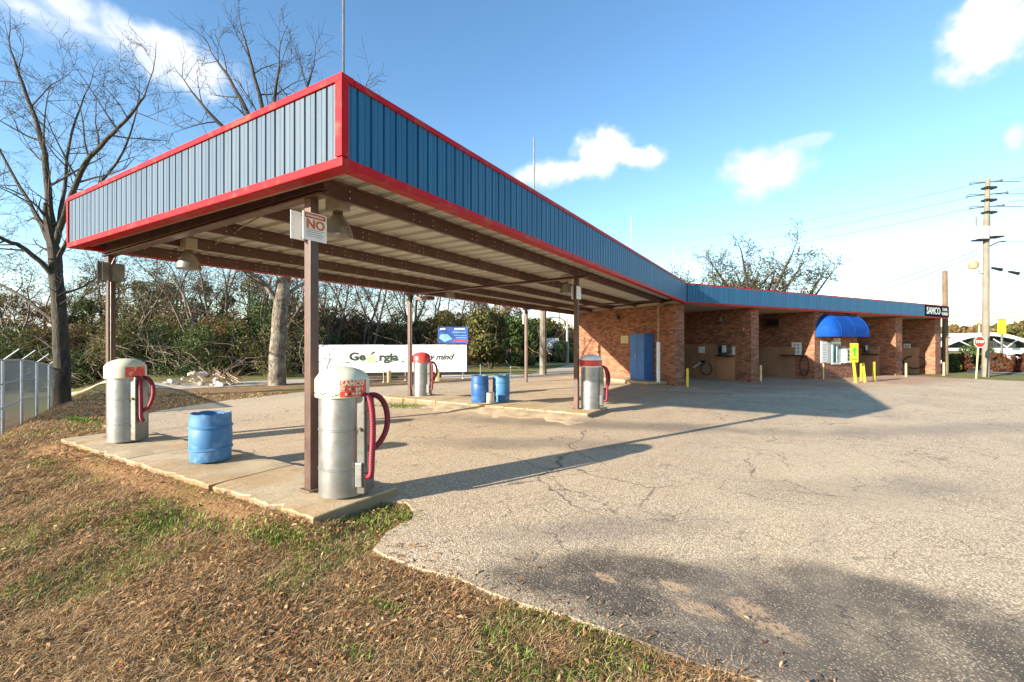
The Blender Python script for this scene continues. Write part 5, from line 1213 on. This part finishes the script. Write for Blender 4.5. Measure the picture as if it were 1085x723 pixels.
# bare brush through the thicket
rs = random.Random(9); mb = MB()
for k in range(1500):
    px = rs.uniform(-60, 345) if k < 1150 else rs.uniform(340, 600); d = rs.uniform(22.5, 30) if k < 1150 else rs.uniform(31, 40); p = P3(px, 364, d); p.z = gz(p.x, p.y)+rs.uniform(0, 1.6); h = rs.uniform(.6, 2.6)
    dr = Vector((rs.uniform(-1, 1), rs.uniform(-1, 1), rs.uniform(.2, 1))); pts = [p]
    for q in range(5): dr = (dr+Vector((rs.uniform(-.5, .5), rs.uniform(-.5, .5), rs.uniform(-.45, .35)))); pts.append(pts[-1]+dr.normalized()*h*.22)
    mb.tube(pts, [.016, .015, .013, .011, .009, .006], 3, cap=False)
me = bpy.data.meshes.new('bare_brush'); me.from_pydata(mb.v, [], mb.f); me.materials.append(M['twig_grey']); tag(link('bare_brush', me), 'thin bare stems and vines standing in the undergrowth', 'brush', kind='stuff')
# rubble heap
rs = random.Random(2); p0 = gp(212, 408)
rh = thing('rubble_heap', 'heap of broken pale rubble and brush below the thicket', 'rubble', p0, YAW)
for k in range(26):
    s = rs.uniform(.08, .2); x = rs.gauss(-.2, .75); mb = MB(); pts = [Vector((rs.uniform(-1, 1), rs.uniform(-1, 1), rs.uniform(-.7, .7)))*s for _ in range(12)]
    bm = bmesh.new(); [bm.verts.new(v) for v in pts]; bmesh.ops.convex_hull(bm, input=bm.verts)
    me = bpy.data.meshes.new('stone'); bm.to_mesh(me); bm.free(); me.materials.append(M['stone_rubble']); link('stone', me, rh, (x, rs.gauss(0, .3), max(.05, .5*math.exp(-x*x)*rs.random())))
mb = MB()
for k in range(110): a = Vector((rs.gauss(.7, .5), rs.gauss(.2, .3), rs.uniform(0, .3))); mb.tube([a, a+Vector((rs.uniform(-.7, .7), rs.uniform(-.3, .3), rs.uniform(-.1, .6)))], [.014, .006], 3, cap=False)
tag(mb.build('brush_pile', 'tan_edge', rh), kind='stuff')

# ------------------------------------------------------------------ lawn: dry blades, green tufts, fallen leaves
def inside(x, y, poly):
    c = np.zeros(len(x), bool); n = len(poly)
    for i in range(n):
        (xa, ya), (xb, yb) = poly[i][:2], poly[(i+1) % n][:2]
        cond = ((ya > y) != (yb > y)) & (x < (xb-xa)*(y-ya)/((yb-ya) or 1e-9)+xa); c ^= cond
    return c
rs = np.random.default_rng(12)
GZ = np.vectorize(ground_z)
def lawn_points(n, dmin, dmax, bias=1.):
    """spread evenly over the ground near the viewer, thinning with distance"""
    d = dmin*(dmax/dmin)**(rs.random(n)**bias); px = rs.uniform(-60, 830, n); xc = (px-CX)/F*d
    x = CC*xc-SS*d; y = SS*xc+CC*d
    ok = ~inside(x-.05, y-.06, LOT) & ~((x > -10.5) & (x < -3.7) & (y > 2.66) & (y < 3.9)) & (y < 14)
    return x[ok], y[ok], d[ok]
def vnoise(x, y, s, seed):
    r = np.random.default_rng(seed); g_ = r.random((64, 64)); u, v = x*s, y*s; i, j = np.floor(u).astype(int), np.floor(v).astype(int); fu, fv = u-i, v-j
    fu = fu*fu*(3-2*fu); fv = fv*fv*(3-2*fv); G = lambda a, b: g_[a % 64, b % 64]
    return (G(i, j)*(1-fu)+G(i+1, j)*fu)*(1-fv)+(G(i, j+1)*(1-fu)+G(i+1, j+1)*fu)*fv
def greenness(x, y): return .6*vnoise(x, y, .9, 1)+.4*vnoise(x, y, 2.6, 2)
def blades(name, x, y, d, hmin, hmax, w, lay, mat):
    n = len(x); z = GZ(x, y); a = rs.uniform(0, 6.283, n); h = rs.uniform(hmin, hmax, n)*np.clip(d/4, 1, 2.2)**.3; wd = w*rs.uniform(.6, 1.4, n)*np.clip(d/3.2, 1, 5)
    l = h*rs.uniform(lay[0], lay[1], n); dx_, dy_ = np.cos(a), np.sin(a); px_, py_ = -dy_, dx_
    b = np.stack([x, y, z], 1); mid = np.stack([x+dx_*l*.45, y+dy_*l*.45, z+h*.7], 1); tip = np.stack([x+dx_*l, y+dy_*l, z+h*rs.uniform(.5, 1.05, n)], 1); s = np.stack([px_*wd, py_*wd, 0*x], 1)
    v = np.stack([b-s, b+s, mid+s*.8, mid-s*.8], 1); t2 = np.stack([mid-s*.8, mid+s*.8, tip+s*.15, tip-s*.15], 1)
    vv = np.concatenate([v, t2], 1).reshape(-1, 3)
    # weld: share the middle pair so that each blade is one island
    n8 = len(x); V = np.stack([b-s, b+s, mid+s*.8, mid-s*.8, tip+s*.15, tip-s*.15], 1).reshape(-1, 3)
    me = bpy.data.meshes.new(name); me.vertices.add(len(V)); me.vertices.foreach_set('co', V.astype(np.float32).ravel())
    base_ = (np.arange(n8)*6)[:, None]; idx = np.concatenate([base_+np.array([0, 1, 2, 3]), base_+np.array([3, 2, 4, 5])], 1).reshape(-1)
    me.loops.add(len(idx)); me.loops.foreach_set('vertex_index', idx.astype(np.int32)); me.polygons.add(n8*2)
    me.polygons.foreach_set('loop_start', np.arange(0, n8*8, 4, dtype=np.int32)); me.polygons.foreach_set('loop_total', np.full(n8*2, 4, np.int32))
    me.materials.append(M[mat]); me.update(calc_edges=True); me.validate(); return link(name, me)
x, y, d = lawn_points(330000, 1.7, 16)
gn = greenness(x, y); k = (gn < .66) | (rs.random(len(x)) < .35); dirt = np.exp(-((y-2.45)/.28)**2)*(x < -3.6)*(x > -10.6); k &= rs.random(len(x)) > dirt*.95
tag(blades('dry_grass', x[k], y[k], d[k], .015, .055, .0018, (.8, 3.0), 'dry_grass'), 'dry brown winter grass in the foreground lawn', 'grass', kind='stuff')
x, y, d = lawn_points(210000, 1.7, 16); gn = greenness(x, y); k = rs.random(len(x)) < np.clip((gn-.6)/.2, 0.02, .5); dirt = np.exp(-((y-2.5)/.2)**2)*(x < -3.6); k &= rs.random(len(x)) > dirt*.9
tag(blades('green_grass', x[k], y[k], d[k], .02, .06, .0022, (.3, 1.2), 'green_grass'), 'patches of fresh green grass and weeds among dry lawn', 'grass', kind='stuff')
def flat_leaves(name, x, y, d, size, mat, lift=.03):
    n = len(x); c = np.stack([x, y, GZ(x, y)+rs.uniform(.005, lift, n)], 1); a = np.stack([rs.normal(size=n), rs.normal(size=n), rs.normal(0, .3, n)], 1); a /= np.linalg.norm(a, axis=1)[:, None]
    b = np.stack([-a[:, 1], a[:, 0], rs.normal(0, .35, n)], 1); sz = (size*rs.uniform(.5, 1.3, n)*np.clip(d/4, 1, 1.8))[:, None]
    v = np.stack([c-a*sz, c+b*sz*.35+np.array([0, 0, .004]), c+a*sz, c-b*sz*.35+np.array([0, 0, .004])], 1).reshape(-1, 3); return link(name, quads_mesh(name, v, [mat]))
x, y, d = lawn_points(75000, 1.7, 16); k = rs.random(len(x)) < .25+.75*(vnoise(x, y, 1.3, 5) > .5); x, y, d = x[k], y[k], d[k]; tag(flat_leaves('fallen_leaves', x, y, d, .023, 'litter', .04), 'scattered fallen brown leaves on the lawn', 'leaves', kind='stuff')
ex = []; 
for k in range(150):
    e0, e1 = LOT[1+k % 6], LOT[2+k % 6]; f = rs.random(); o_ = abs(rs.normal(0, .35)); ex.append((e0[0]+(e1[0]-e0[0])*f+o_*.7, e0[1]+(e1[1]-e0[1])*f+o_*.7))
ex = np.array(ex); sl = flat_leaves('stray_leaves', ex[:, 0], ex[:, 1], np.full(len(ex), 4.), .02, 'litter', .012); sl.location.z = .036; tag(sl, 'stray dry leaves blown onto the asphalt edge', 'leaves', kind='stuff')
# weeds and leaves along cracks and island edges
xs = []; ys = []
for (px, py, n, r_) in ((430, 430, 400, .4), (415, 431, 250, .3), (563, 441, 90, .1), (385, 551, 200, .25), (415, 545, 160, .2), (285, 568, 260, .3), (200, 552, 220, .35), (160, 555, 160, .3), (300, 572, 160, .22), (85, 445, 300, .3), (560, 690, 60, .08), (415, 645, 70, .1), (400, 640, 60, .1), (375, 690, 60, .08), (215, 690, 60, .1), (690, 712, 50, .07)):
    p = gp(px, py); xs.append(rs.normal(p.x, r_, n)); ys.append(rs.normal(p.y, r_*.35, n))
x, y = np.concatenate(xs), np.concatenate(ys); k = ~((x > -10.6) & (x < -3.7) & (((y > 2.66) & (y < 3.75)) | ((y > 9.7) & (y < 11.15))))
x, y = x[k], y[k]; tag(blades('weed_tufts', x, y, np.hypot(x, y), .03, .075, .0035, (.2, .9), 'green_grass'), 'bright green weeds along the island edges', 'weeds', kind='stuff')
